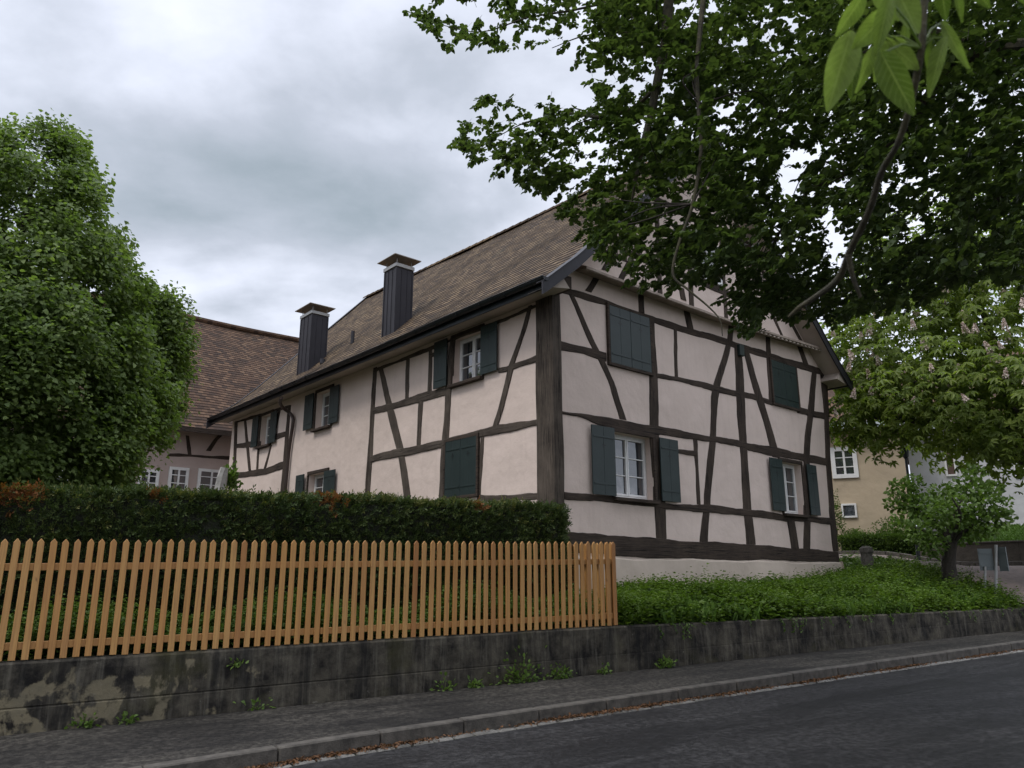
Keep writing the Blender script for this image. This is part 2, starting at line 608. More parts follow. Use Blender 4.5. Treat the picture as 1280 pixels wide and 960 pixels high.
M = {}
M['plaster'] = plaster_mat('cream_plaster', (0.69, 0.568, 0.498), (0.61, 0.50, 0.435))
M['socle'] = plaster_mat('socle_plaster', (0.55, 0.465, 0.385), (0.44, 0.37, 0.305), dz=(-0.5, 0.45))
M['barn_wall'] = plaster_mat('pink_plaster', (0.44, 0.35, 0.31), (0.38, 0.30, 0.27))
M['soffit'] = simple('soffit_paint', (0.44, 0.37, 0.31), (0.36, 0.30, 0.25), 2.5, 0.8, 0.1)
M['timber'] = timber_mat('dark_timber', (0.024, 0.017, 0.013), (0.066, 0.048, 0.036), 0.5)
M['timber_grey'] = timber_mat('weathered_timber', (0.034, 0.026, 0.020), (0.100, 0.080, 0.063))
M['tiles'] = tile_mat('plain_clay_tiles', [(0.018, 0.010, 0.005), (0.053, 0.031, 0.015), (0.094, 0.059, 0.030), (0.165, 0.112, 0.060)])
M['barn_tiles'] = tile_mat('old_red_tiles', [(0.022, 0.011, 0.006), (0.052, 0.026, 0.013), (0.084, 0.044, 0.023), (0.14, 0.085, 0.048)], 0.22, 0.19, 0.35)
M['slate_metal'] = simple('anthracite_sheet_metal', (0.020, 0.019, 0.023), (0.032, 0.030, 0.036), 1.5, 0.55, 0.08, 5, metal=0.0, spec=0.3)
M['gutter'] = simple('dark_gutter_metal', (0.012, 0.015, 0.017), (0.022, 0.025, 0.027), 2.5, 0.38, 0.05, metal=0.5)
M['copper'] = simple('weathered_cap_metal', (0.30, 0.25, 0.20), (0.20, 0.18, 0.155), 6, 0.5, 0.1, metal=0.2)
M['steel'] = simple('galvanised_steel', (0.40, 0.40, 0.39), (0.30, 0.30, 0.29), 8, 0.45, 0.05, metal=0.3)
M['brown_pipe'] = simple('brown_downpipe', (0.045, 0.030, 0.024), (0.06, 0.042, 0.034), 4, 0.4, 0.05, metal=0.3)
M['shutter'] = simple('green_shutter_paint', (0.011, 0.022, 0.021), (0.018, 0.031, 0.029), 3.5, 0.5, 0.25, 25, 0.003)
M['cutout_dark'] = simple('cutout_shade', (0.007, 0.010, 0.011), None, 3, 0.5, 0)  # near-black for the shutter holes, their shade put into the colour
M['white'] = simple('white_window_paint', (0.72, 0.71, 0.69), (0.62, 0.61, 0.59), 4, 0.4, 0.05)
M['glass'] = glass_mat('window_glass', ior=2.3)
M['curtain'] = simple('pale_curtain', (0.35, 0.35, 0.34), None, 6, 0.9, 0.3, 10)
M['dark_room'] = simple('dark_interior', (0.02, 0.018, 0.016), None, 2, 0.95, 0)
M['concrete'] = stained_concrete()
M['asphalt'] = asphalt_mat('road_asphalt', (0.0075, 0.0073, 0.0076), (0.025, 0.0240, 0.0240), 0.60, 0.8)
M['walk'] = asphalt_mat('pavement_asphalt', (0.0105, 0.0095, 0.0082), (0.038, 0.0345, 0.029), 0.80, 0.55)
M['granite'] = simple('kerb_granite', (0.095, 0.084, 0.069), (0.030, 0.026, 0.021), 9, 0.85, 0.7, 60, 0.01)
M['sett'] = simple('pale_setts', (0.20, 0.19, 0.17), (0.045, 0.042, 0.036), 2.2, 0.85, 0.7, 60, 0.01)
M['soil'] = simple('dark_soil', (0.035, 0.028, 0.018), (0.02, 0.03, 0.012), 3, 0.95, 0.8, 12, 0.05)
M['larch'] = picket_mat()
M['bark'] = simple('grey_bark', (0.050, 0.041, 0.032), (0.022, 0.018, 0.014), 7, 0.9, 0.9, 25, 0.02)
M['bark_lichen'] = simple('lichen_bark', (0.020, 0.017, 0.013), (0.066, 0.058, 0.026), 16, 0.9, 0.9, 45, 0.01)
M['twig'] = simple('twig_bark', (0.025, 0.018, 0.013), None, 7, 0.9, 0)
M['litter'] = leaf_mat('brown_litter', (0.15, 0.075, 0.035), (0.06, 0.032, 0.018), None, 0.1, 0.8)
M['dead_stone'] = simple('weathered_stone', (0.10, 0.09, 0.075), (0.055, 0.05, 0.043), 8, 0.95, 0.8, 22, 0.02)
M['whitewash'] = simple('whitewashed_stone', (0.42, 0.40, 0.37), (0.25, 0.24, 0.22), 6, 0.95, 0.8, 22, 0.02)
M['sign_back'] = simple('grey_sign_back', (0.13, 0.15, 0.15), (0.17, 0.19, 0.19), 3, 0.5, 0.05, metal=0.4)
M['beige'] = plaster_mat('beige_render', (0.46, 0.37, 0.26), (0.40, 0.325, 0.23), dz=(0.8, 2.2))
M['offwhite'] = plaster_mat('offwhite_render', (0.52, 0.52, 0.52), (0.46, 0.46, 0.46), dz=(0.8, 1.6))
M['plinth'] = simple('grey_plinth', (0.22, 0.22, 0.21), None, 3, 0.9, 0.2)
M['brown_shutter'] = simple('brown_roller_shutter', (0.09, 0.05, 0.035), None, 3, 0.6, 0)
M['fascia'] = simple('pale_fascia', (0.50, 0.55, 0.56), None, 3, 0.6, 0)

# leaves
M['leaf_linden'] = leaf_mat('linden_leaf', (0.078, 0.122, 0.036), (0.190, 0.245, 0.080), (0.105, 0.152, 0.046), 0.40, 0.55)
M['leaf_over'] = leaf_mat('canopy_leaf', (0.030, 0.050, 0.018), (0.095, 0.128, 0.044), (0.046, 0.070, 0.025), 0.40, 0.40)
M['leaf_chest'] = leaf_mat('chestnut_leaf', (0.095, 0.138, 0.028), (0.190, 0.230, 0.052), (0.115, 0.160, 0.035), 0.42, 0.45)
def near_leaf():
    m = leaf_mat('near_leaf', (0.058, 0.092, 0.016), (0.145, 0.190, 0.062), None, 0.45, 0.38)
    t = m.node_tree; b = t.nodes['Principled BSDF']
    uv = uvco(t); sp = t.nodes.new('ShaderNodeSeparateXYZ'); t.links.new(uv, sp.inputs[0])
    ax = mathn(t, 'ABSOLUTE', sp.outputs[0])
    rib = ramp(t, ax, [(0.03, 1), (0.09, 0)])
    side = mathn(t, 'SINE', mathn(t, 'MULTIPLY', mathn(t, 'SUBTRACT', sp.outputs[1], mathn(t, 'MULTIPLY', ax, 0.22)), 62))
    veins = mathn(t, 'MAXIMUM', rib, mathn(t, 'MULTIPLY', ramp(t, side, [(0.86, 0), (0.99, 1)]), 0.6))
    src = b.inputs['Base Color'].links[0].from_socket
    mott = ramp(t, noise(t, t.nodes.new('ShaderNodeNewGeometry').outputs['Position'], 55, 4, .6), [(0.3, 0.75), (0.7, 1.2)])
    col = mixc(t, 1.0, src, mott, 'MULTIPLY')
    col = mixc(t, mathn(t, 'MULTIPLY', veins, 0.55), col, (0.24, 0.29, 0.12))
    t.links.new(col, b.inputs['Base Color'])
    for n in t.nodes:
        if n.type == 'VECT_MATH' and n.operation == 'MULTIPLY':
            t.links.new(col, n.inputs[0])
    bump(t, b, veins, 0.5, 0.002)
    return m


M['leaf_near'] = near_leaf()
M['leaf_small'] = leaf_mat('fruit_tree_leaf', (0.070, 0.120, 0.028), (0.125, 0.185, 0.045), (0.080, 0.13, 0.032), 0.35, 0.45)
M['leaf_cover'] = leaf_mat('nettle_leaf', (0.062, 0.112, 0.016), (0.115, 0.172, 0.030), (0.050, 0.086, 0.014), 0.32, 0.55, 0.9)
M['leaf_under'] = leaf_mat('shrub_leaf', (0.058, 0.098, 0.022), (0.100, 0.150, 0.034), (0.036, 0.066, 0.017), 0.3, 0.5, 1.5)
M['leaf_yew'] = leaf_mat('yew_needles', (0.022, 0.040, 0.013), (0.090, 0.120, 0.034), (0.040, 0.064, 0.020), 0.15, 0.6, 1.6)
M['yew_tip'] = leaf_mat('yew_lit_top', (0.080, 0.095, 0.030), (0.15, 0.150, 0.045), None, 0.2, 0.6, 2.0)  # paler yew: light on the hedge top painted into the colour
M['yew_dead'] = leaf_mat('dead_yew', (0.24, 0.095, 0.030), (0.13, 0.055, 0.022), None, 0.15, 0.7)
M['lawn'] = leaf_mat('lawn_blades', (0.07, 0.13, 0.025), (0.10, 0.17, 0.035), None, 0.25, 0.6)
M['blossom'] = simple('chestnut_blossom', (0.70, 0.62, 0.55), (0.56, 0.42, 0.36), 30, 0.8, 0)

# ------------------------------------------------------------------ leaves
SHAPES = {   # (across, along) outline of one half, base -> tip; last number = droop of tip
    'oval': [(0.30, 0.25), (0.33, 0.60)],
    'round': [(0.40, 0.25), (0.38, 0.65)],
    'lance': [(0.17, 0.35), (0.16, 0.65)],
    'heart': [(0.46, 0.12), (0.34, 0.62)],
    'needle': [(0.09, 0.2), (0.08, 0.8)],
}


def leaves(name, P, D, Nn, size, shape, m, parent=None, loc=None, fold=0.25, droop=0.2, label=None):
    """P base points, D growth directions, Nn face normals, size lengths -> one mesh of folded leaves"""
    P = np.asarray(P, float); D = np.asarray(D, float); Nn = np.asarray(Nn, float)
    N = len(P)
    size = np.broadcast_to(np.asarray(size, float), (N,))
    D = D / (np.linalg.norm(D, axis=1, keepdims=True) + 1e-9)
    X = np.cross(D, Nn)
    X = X / (np.linalg.norm(X, axis=1, keepdims=True) + 1e-9)
    Z = np.cross(X, D)
    h = SHAPES[shape]
    loc2 = [(0, 0, 0)] + [(a, b, fold * a) for a, b in h] + [(0, 1, -droop)] + [(-a, b, fold * a) for a, b in h[::-1]]
    T = np.array(loc2)
    V = P[:, None, :] + size[:, None, None] * (T[None, :, 0, None] * X[:, None, :] + T[None, :, 1, None] * D[:, None, :] + T[None, :, 2, None] * Z[:, None, :])
    k = len(T)
    f = np.array([[0, 1, 2, 3], [0, 3, 4, 5]])
    Fc = (np.arange(N)[:, None, None] * k + f[None]).reshape(-1, 4)
    return mesh(name, V.reshape(-1, 3), Fc, m, parent, loc, label=label)


def rdir(n, up=0.0):
    v = rng.normal(size=(n, 3))
    v[:, 2] += up
    return v / np.linalg.norm(v, axis=1, keepdims=True)


# ------------------------------------------------------------------ terrain
CP = [(SN(-40, .2), -1.0), (SN(-20, .2), -.9), (SN(-8, .2), -.86), (SN(-4, .2), -.80), (SN(0, .2), -.74), (SN(5, .2), -.72), (SN(10, .2), -.70), (SN(16, .2), -.60),
      (SN(-8, 2), -.85), (SN(-4, 2), -.75), (SN(0, 1.6), -.6), (HV(1.4, -.3, 0), -.36), (HV(5, -.3, 0), -.32), (HV(10.2, -.3, 0), -.20),
      (HV(0, 5, 0), -.3), (HV(0, 15, 0), 0.1), (HV(0, 25, 0), .6), (HV(10, 8, 0), .1), (HV(-12, 10, 0), -.3), (HV(-20, 18, 0), .3),
      (pt(1187, 722, 20), None), (pt(1085, 709, 22), None), (pt(1120, 701, 25), None), (pt(1150, 735, 19), None), (pt(1050, 695, 31), None), (pt(1280, 709, 28), None), (pt(1280, 740, 21.5), None),
      (pt(1050, 665, 36), 1.6), (pt(1280, 664, 36), 1.6), (SN(40, 20), 2.0), (SN(20, 30), 2.5), (SN(-10, 50), 2.0), (SN(-40, 40), 2.0), (SN(60, 40), 3), (SN(24, 3), -.3), (SN(40, 3), .1)]
CPX = np.array([[p[0], p[1]] for p, z in CP])
CPZ = np.array([p[2] if z is None else z for p, z in CP])


def garden_z(x, y):
    x = np.asarray(x, float); y = np.asarray(y, float)
    d2 = (x[..., None] - CPX[:, 0]) ** 2 + (y[..., None] - CPX[:, 1]) ** 2 + 0.6
    wt = d2 ** -1.6
    z = (wt * CPZ).sum(-1) / wt.sum(-1)
    s_ = (x - FO[0]) * u_[0] + (y - FO[1]) * u_[1]; nn = (x - FO[0]) * n_[0] + (y - FO[1]) * n_[1]
    wt_ = np.interp(s_, [-20, -7.5, 0, 10, 20], [-.92, -.82, -.695, -.65, -.60])
    return np.minimum(z, wt_ - .03 + .30 * np.maximum(nn - .2, 0))


def gz(p):
    return float(garden_z(p[0], p[1]))


KS = np.array([-60, -14, -6, -4.6, -2.25, 1.25, 4.3, 7.9, 14, 60])
KN = np.array([-6.5, -3.0, -2.22, -2.02, -1.82, -1.62, -1.43, -1.24, -0.95, -0.95])


def kerb_n(s):
    return np.interp(s, KS, KN)


def terrain():
    ss = np.concatenate([[-400, -200, -100, -60], np.arange(-40, -10, 1.5), np.arange(-10, 20, 0.35), np.arange(20, 40, 1.5), [45, 60, 100, 200, 400]])
    ns = np.concatenate([[-400, -200, -80, -40, -20, -12, -8, -4, -2, -1, 0.06, 0.14], np.arange(0.3, 6, 0.22), np.arange(6, 40, 0.9), [45, 60, 100, 200, 500]])
    A, B = np.meshgrid(ss, ns, indexing='ij')
    X = FO[0] + A * u_[0] + B * n_[0]; Y = FO[1] + A * u_[1] + B * n_[1]
    Z = garden_z(X, Y)
    Z = np.where(B < 0.1, walk_z(A) - 0.35, Z)
    V = np.stack([X, Y, Z], -1).reshape(-1, 3)
    nb = len(ns)
    Fc = np.array([[i * nb + j, (i + 1) * nb + j, (i + 1) * nb + j + 1, i * nb + j + 1] for i in range(len(ss) - 1) for j in range(nb - 1)])
    m = simple('garden_ground', (0.040, 0.050, 0.018), (0.035, 0.026, 0.017), 2.0, 0.95, 0.8, 9, 0.05)
    o = mesh('ground', V, Fc, m, smooth=False)
    tag(o, kind='structure')


terrain()


def strip(name, s0, s1, f0, f1, dz, m, step=0.5, nn=6, noise_amp=0.0):
    ss = np.arange(s0, s1 + step, step)
    V = []
    for s in ss:
        a, b = f0(s), f1(s)
        for t in np.linspace(0, 1, nn):
            p = SN(s, a + (b - a) * t)
            V.append((p[0], p[1], walk_z(s) + dz))
    Fc = np.array([[i * nn + j, (i + 1) * nn + j, (i + 1) * nn + j + 1, i * nn + j + 1] for i in range(len(ss) - 1) for j in range(nn - 1)])
    o = mesh(name, V, Fc, m)
    tag(o, kind='structure')
    return o


KH = 0.125
strip('sidewalk', -40, 60, lambda s: kerb_n(s) + 0.13, lambda s: 0.0 + 0.02, 0.0, M['walk'])
strip('road', -40, 60, lambda s: -8.2, lambda s: kerb_n(s) - 0.14, -KH, M['asphalt'])
strip('far_sidewalk', -40, 60, lambda s: -11.5, lambda s: -8.2, 0.0, M['walk'])


def kerb():
    b = MB()
    s = -30.0
    while s < 40:
        L = random.uniform(0.88, 1.12)
        a, c = s + 0.006, s + L - 0.006
        pa, pc = SN(a, kerb_n(a)), SN(c, kerb_n(c))
        za, zc = walk_z(a), walk_z(c)
        pa[2] = za - 0.08; pc[2] = zc - 0.08
        ax = pc - pa; ln = np.linalg.norm(ax); ax /= ln
        ay = np.array([-ax[1], ax[0], 0]); ay /= np.linalg.norm(ay)
        az = np.cross(ax, ay)
        mid = (pa + pc) / 2 + ay * (0.065 + random.uniform(-.004, .004)) + az * random.uniform(-.003, .004)
        b.box(mid, ax, ay, az, ln / 2, 0.068, 0.09, 0.012)
        s += L
    o = b.build('kerb', M['granite'])
    tag(o, kind='structure')
    b = MB()
    s = -14.0
    while s < 26:
        L = random.uniform(0.16, 0.30)
        a, c = s + 0.012, s + L - 0.008
        pa, pc = SN(a, kerb_n(a) - 0.075), SN(c, kerb_n(c) - 0.075)
        pa[2] = walk_z(a) - KH - 0.028; pc[2] = walk_z(c) - KH - 0.028
        ax = pc - pa; ln = np.linalg.norm(ax); ax /= ln
        ay = np.array([-ax[1], ax[0], 0]); ay /= np.linalg.norm(ay); az = np.cross(ax, ay)
        b.box((pa + pc) / 2 + az * random.uniform(-.004, .004) + ay * random.uniform(-.008, .008), ax, ay, az, ln / 2, random.uniform(0.055, 0.068), 0.04, 0.012)
        s += L
    o = b.build('gutter_setts', M['sett'])
    tag(o, kind='structure')


kerb()
strip('gutter_bed', -40, 60, lambda s: kerb_n(s) - 0.16, lambda s: kerb_n(s) + 0.02, -KH - 0.004, M['soil'])


def litter():
    N = 4200
    s = rng.choice([-5.2, -4.2, -2.0, -0.9, .4, 2.2, 4.0, 6.4, 8.5], N) + rng.normal(0, 0.42, N)
    n = kerb_n(s) - 0.02 - np.abs(rng.normal(0, 0.045, N))
    P = np.array([SN(a, b, walk_z(a) - KH + 0.012 + 0.02 * rng.random()) for a, b in zip(s, n)])
    D = rdir(N); D[:, 2] *= 0.25
    Nn = rdir(N, 2.0)
    o = leaves('leaf_litter', P, D, Nn, rng.uniform(0.015, 0.04, N), 'oval', M['litter'], loc=(0, 0, -1.4))
    tag(o, 'thin drift of brown fallen leaves and catkins in the gutter along the kerb', 'leaf litter', kind='stuff')


litter()

# ------------------------------------------------------------------ retaining wall
def wall_top(s):
    return float(np.interp(s, [-20, -7.5, 0, 10, 20], [-.92, -.82, -.695, -.65, -.60]))


def retaining_wall():
    b = MB()
    ss = np.arange(-16, 18.01, 0.25)
    prof = []
    for s in ss:
        zb = walk_z(s) - 0.3; zt = wall_top(s)
        j = lambda k: 0.008 * math.sin(s * 1.7 + k) + 0.004 * math.sin(s * 5.1 + 2 * k)
        zs = [zb, walk_z(s) + .02, walk_z(s) + .22, walk_z(s) + .235, walk_z(s) + .245, zt - .10, zt - .02, zt, zt + .004, zt]
        gv = .009 * float(np.interp(s, [-5, -1], [1, .0]))
        nsx = [-.02, -.02 + j(1), -.012 + j(2), -.008 + gv + j(2), -.010 + j(2), -.004 + j(3), .0 + j(4), .018 + j(4), .12, .24]
        prof.append([(SN(s, nn, z), (s, z - walk_z(s))) for nn, z in zip(nsx, zs)])
    k = len(prof[0])
    V = [q[0] for p in prof for q in p]; UV = [q[1] for p in prof for q in p]
    Fc = [(i * k + j, (i + 1) * k + j, (i + 1) * k + j + 1, i * k + j + 1) for i in range(len(ss) - 1) for j in range(k - 1)]
    Fc.append(tuple(range((len(ss) - 1) * k, len(ss) * k)))
    b.add(V, Fc, UV)
    o = b.build('retaining_wall', M['concrete'], loc=SN(0, 0, -1.3), smooth=False)
    tag(o, 'low stained concrete retaining wall with dark runs and pale patches along the pavement', 'wall')


retaining_wall()

# ------------------------------------------------------------------ picket fence
def picket_mesh(h=1.17, w=0.061, d=0.022):
    ch = 0.003
    out = [(-w / 2, 0), (w / 2, 0), (w / 2, h - 0.036), (0.004, h), (-0.004, h), (-w / 2, h - 0.036)]
    inn = [(-w / 2 + ch, ch), (w / 2 - ch, ch), (w / 2 - ch, h - 0.036 - ch), (0.002, h - ch * 1.2), (-0.002, h - ch * 1.2), (-w / 2 + ch, h - 0.036 - ch)]
    V = [(x, -d / 2, z) for x, z in inn] + [(x, -d / 2 + ch, z) for x, z in out] + [(x, d / 2, z) for x, z in out]
    n = 6
    Fc = [tuple(range(n))] + [(n + i, n + (i + 1) % n, (i + 1) % n, i) for i in range(n)] + [(2 * n + i, 2 * n + (i + 1) % n, n + (i + 1) % n, n + i) for i in range(n)] + [tuple(range(2 * n, 3 * n))[::-1]]
    me = bpy.data.meshes.new('picket')
    me.from_pydata(V, [], Fc)
    me.materials.append(M['larch'])
    me.update()
    return me


def fence():
    base = SN(0, 0.05, wall_top(0))
    t = thing('picket_fence', base, 'new larch picket fence with pointed tops standing on the low wall', 'fence')
    me = picket_mesh()
    s = -0.03; c = 0; POSTS = [-0.13]
    yaw = math.atan2(u_[1], u_[0])
    while s > -8.35:
        p = SN(s, 0.035, wall_top(s) + 0.012 + random.uniform(-.004, .004))
        o = bpy.data.objects.new('picket', me); COL.objects.link(o)
        o.parent = t; o.location = p - base
        o.rotation_euler = (random.uniform(-.006, .006), random.uniform(-.007, .007), yaw + random.uniform(-.02, .02))
        if c in (17, 34, 51, 68): POSTS.append(s)
        s -= 0.1105 + random.uniform(-.004, .004); c += 1
    n = 0.13
    while n < 1.95:
        p = SN(-0.01, n, wall_top(0) + 0.012 + random.uniform(-.004, .004))
        o = bpy.data.objects.new('picket', me); COL.objects.link(o)
        o.parent = t; o.location = p - base
        o.rotation_euler = (random.uniform(-.006, .006), random.uniform(-.007, .007), yaw + math.pi / 2 + random.uniform(-.02, .02))
        n += 0.112; c += 1
    for dz in (0.14, 0.90):
        b = MB()
        for s0, s1 in ((-8.4, -4.31), (-4.29, -0.06)):
            a = SN(s0, 0.075, wall_top(s0) + dz); e = SN(s1, 0.075, wall_top(s1) + dz)
            ax = e - a; L = np.linalg.norm(ax); ax /= L
            b.box((a + e) / 2, ax, (n_[0], n_[1], 0), (0, 0, 1), L / 2, 0.022, 0.036, 0.003)
        b.build('rail', M['larch'], t)
        b = MB()
        a = SN(-0.055, 0.10, wall_top(0) + dz); e = SN(-0.055, 1.98, wall_top(0) + dz)
        b.box((a + e) / 2, (n_[0], n_[1], 0), (u_[0], u_[1], 0), (0, 0, 1), 0.94, 0.022, 0.036, 0.003)
        b.build('rail', M['larch'], t)
    for s in POSTS:
        b = MB()
        b.box(SN(s + (s + 6.86) * .0095, 0.130, wall_top(s) + 0.45), (u_[0], u_[1], 0), (n_[0], n_[1], 0), (0, 0, 1), 0.026, 0.030, 0.50, 0.004)
        b.build('post', M['larch'], t)


fence()

# ------------------------------------------------------------------ the half-timbered house
GW, LL = 10.13, 15.7                      # gable width, length of the long side
ZE = 5.16                                 # eave height
house = thing('timbered_house', HV(0, 0, -0.5), 'large cream half-timbered farmhouse with dark beams, green shutters and tiled roof', 'house')
up3 = np.array([0, 0, 1.0])


def ridge_z(l):
    return 10.42 + 0.030 * l


def roof_prof(v, l):
    """height of the roof surface above house coordinate v"""
    v2 = min(v, GW - v)
    rz = ridge_z(l)
    pts_v = [-.75, -.56, -.25, .21, .5, .85]
    pts_z = [5.02, 5.16, 5.42, 5.80, 6.08, 6.42]
    if v2 <= .85:
        return float(np.interp(v2, pts_v, pts_z))
    return 6.42 + (rz - 6.42) * (v2 - .85) / (GW / 2 - .85)


def face_pt(face, a, z, off):
    if face == 'g':
        return HV(a, -off, z)
    return HV(-off, a, z)


def facade(face, x0, x1, z0, z1, holes, m, name, depth=0.2, top=None):
    """plaster wall sheet with real window openings and reveals"""
    us = sorted({x0, x1, *[h[0] for h in holes], *[h[1] for h in holes]})
    zs = sorted({z0, z1, *[h[2] for h in holes], *[h[3] for h in holes]})
    b = MB()
    for i in range(len(us) - 1):
        for j in range(len(zs) - 1):
            cu, cz = (us[i] + us[i + 1]) / 2, (zs[j] + zs[j + 1]) / 2
            if any(h[0] < cu < h[1] and h[2] < cz < h[3] for h in holes):
                continue
            b.add([face_pt(face, us[i], zs[j], 0), face_pt(face, us[i + 1], zs[j], 0), face_pt(face, us[i + 1], zs[j + 1], 0), face_pt(face, us[i], zs[j + 1], 0)], [(0, 1, 2, 3)])
    for h in holes:
        q = [(h[0], h[2]), (h[1], h[2]), (h[1], h[3]), (h[0], h[3])]
        for k in range(4):
            a, c = q[k], q[(k + 1) % 4]
            b.add([face_pt(face, *a, 0), face_pt(face, *c, 0), face_pt(face, *c, -depth), face_pt(face, *a, -depth)], [(0, 1, 2, 3)])
    return b


# openings: (u0,u1,z0,z1)
OG = {'W2': (1.58, 2.77, 1.45, 2.72), 'W4': (7.62, 8.62, 1.46, 2.72)}
OL = {'L1': (2.06, 3.09, 3.96, 5.0), 'L3': (8.56, 9.49, 3.91, 4.95), 'L4': (8.55, 9.66, 1.7, 2.68), 'L5': (12.42, 13.25, 3.9, 4.88)}
b = facade('g', 0, GW, 0.25, 5.2, list(OG.values()), M['plaster'], 'wall')
tri = []
N = 30
vs = np.linspace(0, GW, N)
topz = [roof_prof(v, 0) - 0.14 for v in vs]
AW = (4.55, 5.65, 6.75, 7.75)   # attic window, mounted on the face
for i in range(N - 1):
    b.add([HV(vs[i], 0, 5.2), HV(vs[i + 1], 0, 5.2), HV(vs[i + 1], 0, topz[i + 1]), HV(vs[i], 0, topz[i])], [(0, 1, 2, 3)])
b.build('gable_wall', M['plaster'], house)
b = facade('l', 0, LL, 0.25, 5.3, list(OL.values()), M['plaster'], 'wall')
b.build('side_wall', M['plaster'], house)
b = MB()                                   # walls away from the street
b.add([HV(GW, 0, -1), HV(GW, LL, -1), HV(GW, LL, 5.3), HV(GW, 0, 5.3)], [(0, 1, 2, 3)])
b.add([HV(0, LL, -1), HV(GW, LL, -1), HV(GW, LL, 5.3), HV(GW / 2, LL, 10.5), HV(0, LL, 5.3)], [(0, 1, 2, 3, 4)])
b.build('rear_wall', M['plaster'], house)
# dark sheets close behind the openings; the rooms' darkness is put into their colour
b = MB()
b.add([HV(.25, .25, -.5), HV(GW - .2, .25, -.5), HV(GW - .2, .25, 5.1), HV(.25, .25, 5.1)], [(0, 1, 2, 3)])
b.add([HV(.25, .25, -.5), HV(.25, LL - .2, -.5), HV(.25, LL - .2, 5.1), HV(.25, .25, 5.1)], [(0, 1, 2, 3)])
b.build('dark_backing', M['dark_room'], house)

# socle: battered, bulging plaster base
b = MB()
us = np.linspace(-.03, GW + .0, 40)
V = []; cols = 7
for i, a in enumerate(us):
    e = 0.09 * (i / 39.0) ** 2
    for k, (z, o) in enumerate(zip([0.36, 0.30, 0.15, -0.1, -0.35, -0.7, -1.1], [-.01, .035, .05, .075, .10, .14, .18])):
        flare = max(0, (a - 9.4) / .73) * (0.36 - z) * 0.28
        zz = z + (0.012 * math.sin(a * 2.1) + 0.01 * math.sin(a * 5.3) if k < 3 else 0)
        V.append(HV(a + flare, -o - 0.01 * math.sin(a * 1.3 + z * 3), zz))
b.add(V, [(i * cols + k, (i + 1) * cols + k, (i + 1) * cols + k + 1, i * cols + k + 1) for i in range(39) for k in range(cols - 1)])
V = []
for a in np.linspace(0, LL, 20):
    for z, o in zip([1.3, 0.4, -0.1, -1.0], [-.01, .05, .08, .16]):
        V.append(HV(-o, a, z))
b.add(V, [(i * 4 + k, (i + 1) * 4 + k, (i + 1) * 4 + k + 1, i * 4 + k + 1) for i in range(19) for k in range(3)])
V = []
for a in (-0.1, 4, LL):
    for z, o in zip([0.36, -0.1, -1.1], [-.01, .12, .3]):
        V.append(HV(GW + o, a, z))
b.add(V, [(i * 3 + k, (i + 1) * 3 + k, (i + 1) * 3 + k + 1, i * 3 + k + 1) for i in range(2) for k in range(2)])
b.build('plinth', M['socle'], house)

# timbers -----------------------------------------------------------
cA = lambda x, y: (680 + x / 3.2, 280 + y / 3.2)
cB = lambda x, y: (680 + x / 3.2, 500 + y / 3.2)
cC = lambda x, y: (440 + x / 3.2, 340 + y / 3.2)
cD = lambda x, y: (260 + x / 4, 400 + y / 4)
TN = [0]


def timber(name, face, kind, pts, m, parent=house, proud=None, wob=0.013):
    """pts in facade metres. kind 'h': (u, ztop, zbot); 'v': (z, ul, ur)"""
    TN[0] += 1
    pr = (0.012 + (TN[0] % 9) * 0.0016) if proud is None else proud
    pts = sorted(pts, key=lambda p: p[0])
    L = abs(pts[-1][0] - pts[0][0])
    n = max(3, int(L / 0.11))
    xs = np.array([p[0] for p in pts])
    t = np.linspace(xs[0], xs[-1], n)
    a = np.interp(t, xs, [p[1] for p in pts]); c = np.interp(t, xs, [p[2] for p in pts])
    ph = random.uniform(0, 9)
    wa = wob * np.sin(t * 3.1 + ph) + wob * .35 * np.sin(t * 8.7 + 2 * ph) + rng.normal(0, wob * .22, n)
    wc = wob * np.sin(t * 2.3 + 2 * ph) + wob * .35 * np.sin(t * 7.1 + ph) + rng.normal(0, wob * .22, n)
    a = a + wa; c = c + wc
    ch = 0.014
    V = []; UV = []
    for i in range(n):
        sgn = 1 if a[i] > c[i] else -1
        row = [(a[i], -0.02), (a[i], pr - 0.008), (a[i] - sgn * ch, pr), ((a[i] + c[i]) / 2, pr + 0.002), (c[i] + sgn * ch, pr), (c[i], pr - 0.008), (c[i], -0.02)]
        for w_, o_ in row:
            V.append(face_pt(face, t[i], w_, o_) if kind == 'h' else face_pt(face, w_, t[i], o_))
            UV.append((t[i] + TN[0] * 3.3, w_))
    k = 7
    Fc = [(i * k + j, (i + 1) * k + j, (i + 1) * k + j + 1, i * k + j + 1) for i in range(n - 1) for j in range(k - 1)]
    Fc += [tuple(range(k)), tuple(range((n - 1) * k, n * k))]
    return mesh(name, V, Fc, m, parent, uv=UV)


def conv(face, crop, kind, pts):
    f = gab if face == 'g' else lef
    out = []
    for p in pts:
        if kind == 'h':
            u1, za = f(*crop(p[0], p[1])); u2, zb = f(*crop(p[0], p[2]))
            out.append(((u1 + u2) / 2, za, zb))
        else:
            ua, z1 = f(*crop(p[1], p[0])); ub, z2 = f(*crop(p[2], p[0]))
            out.append(((z1 + z2) / 2, ua, ub))
    return out


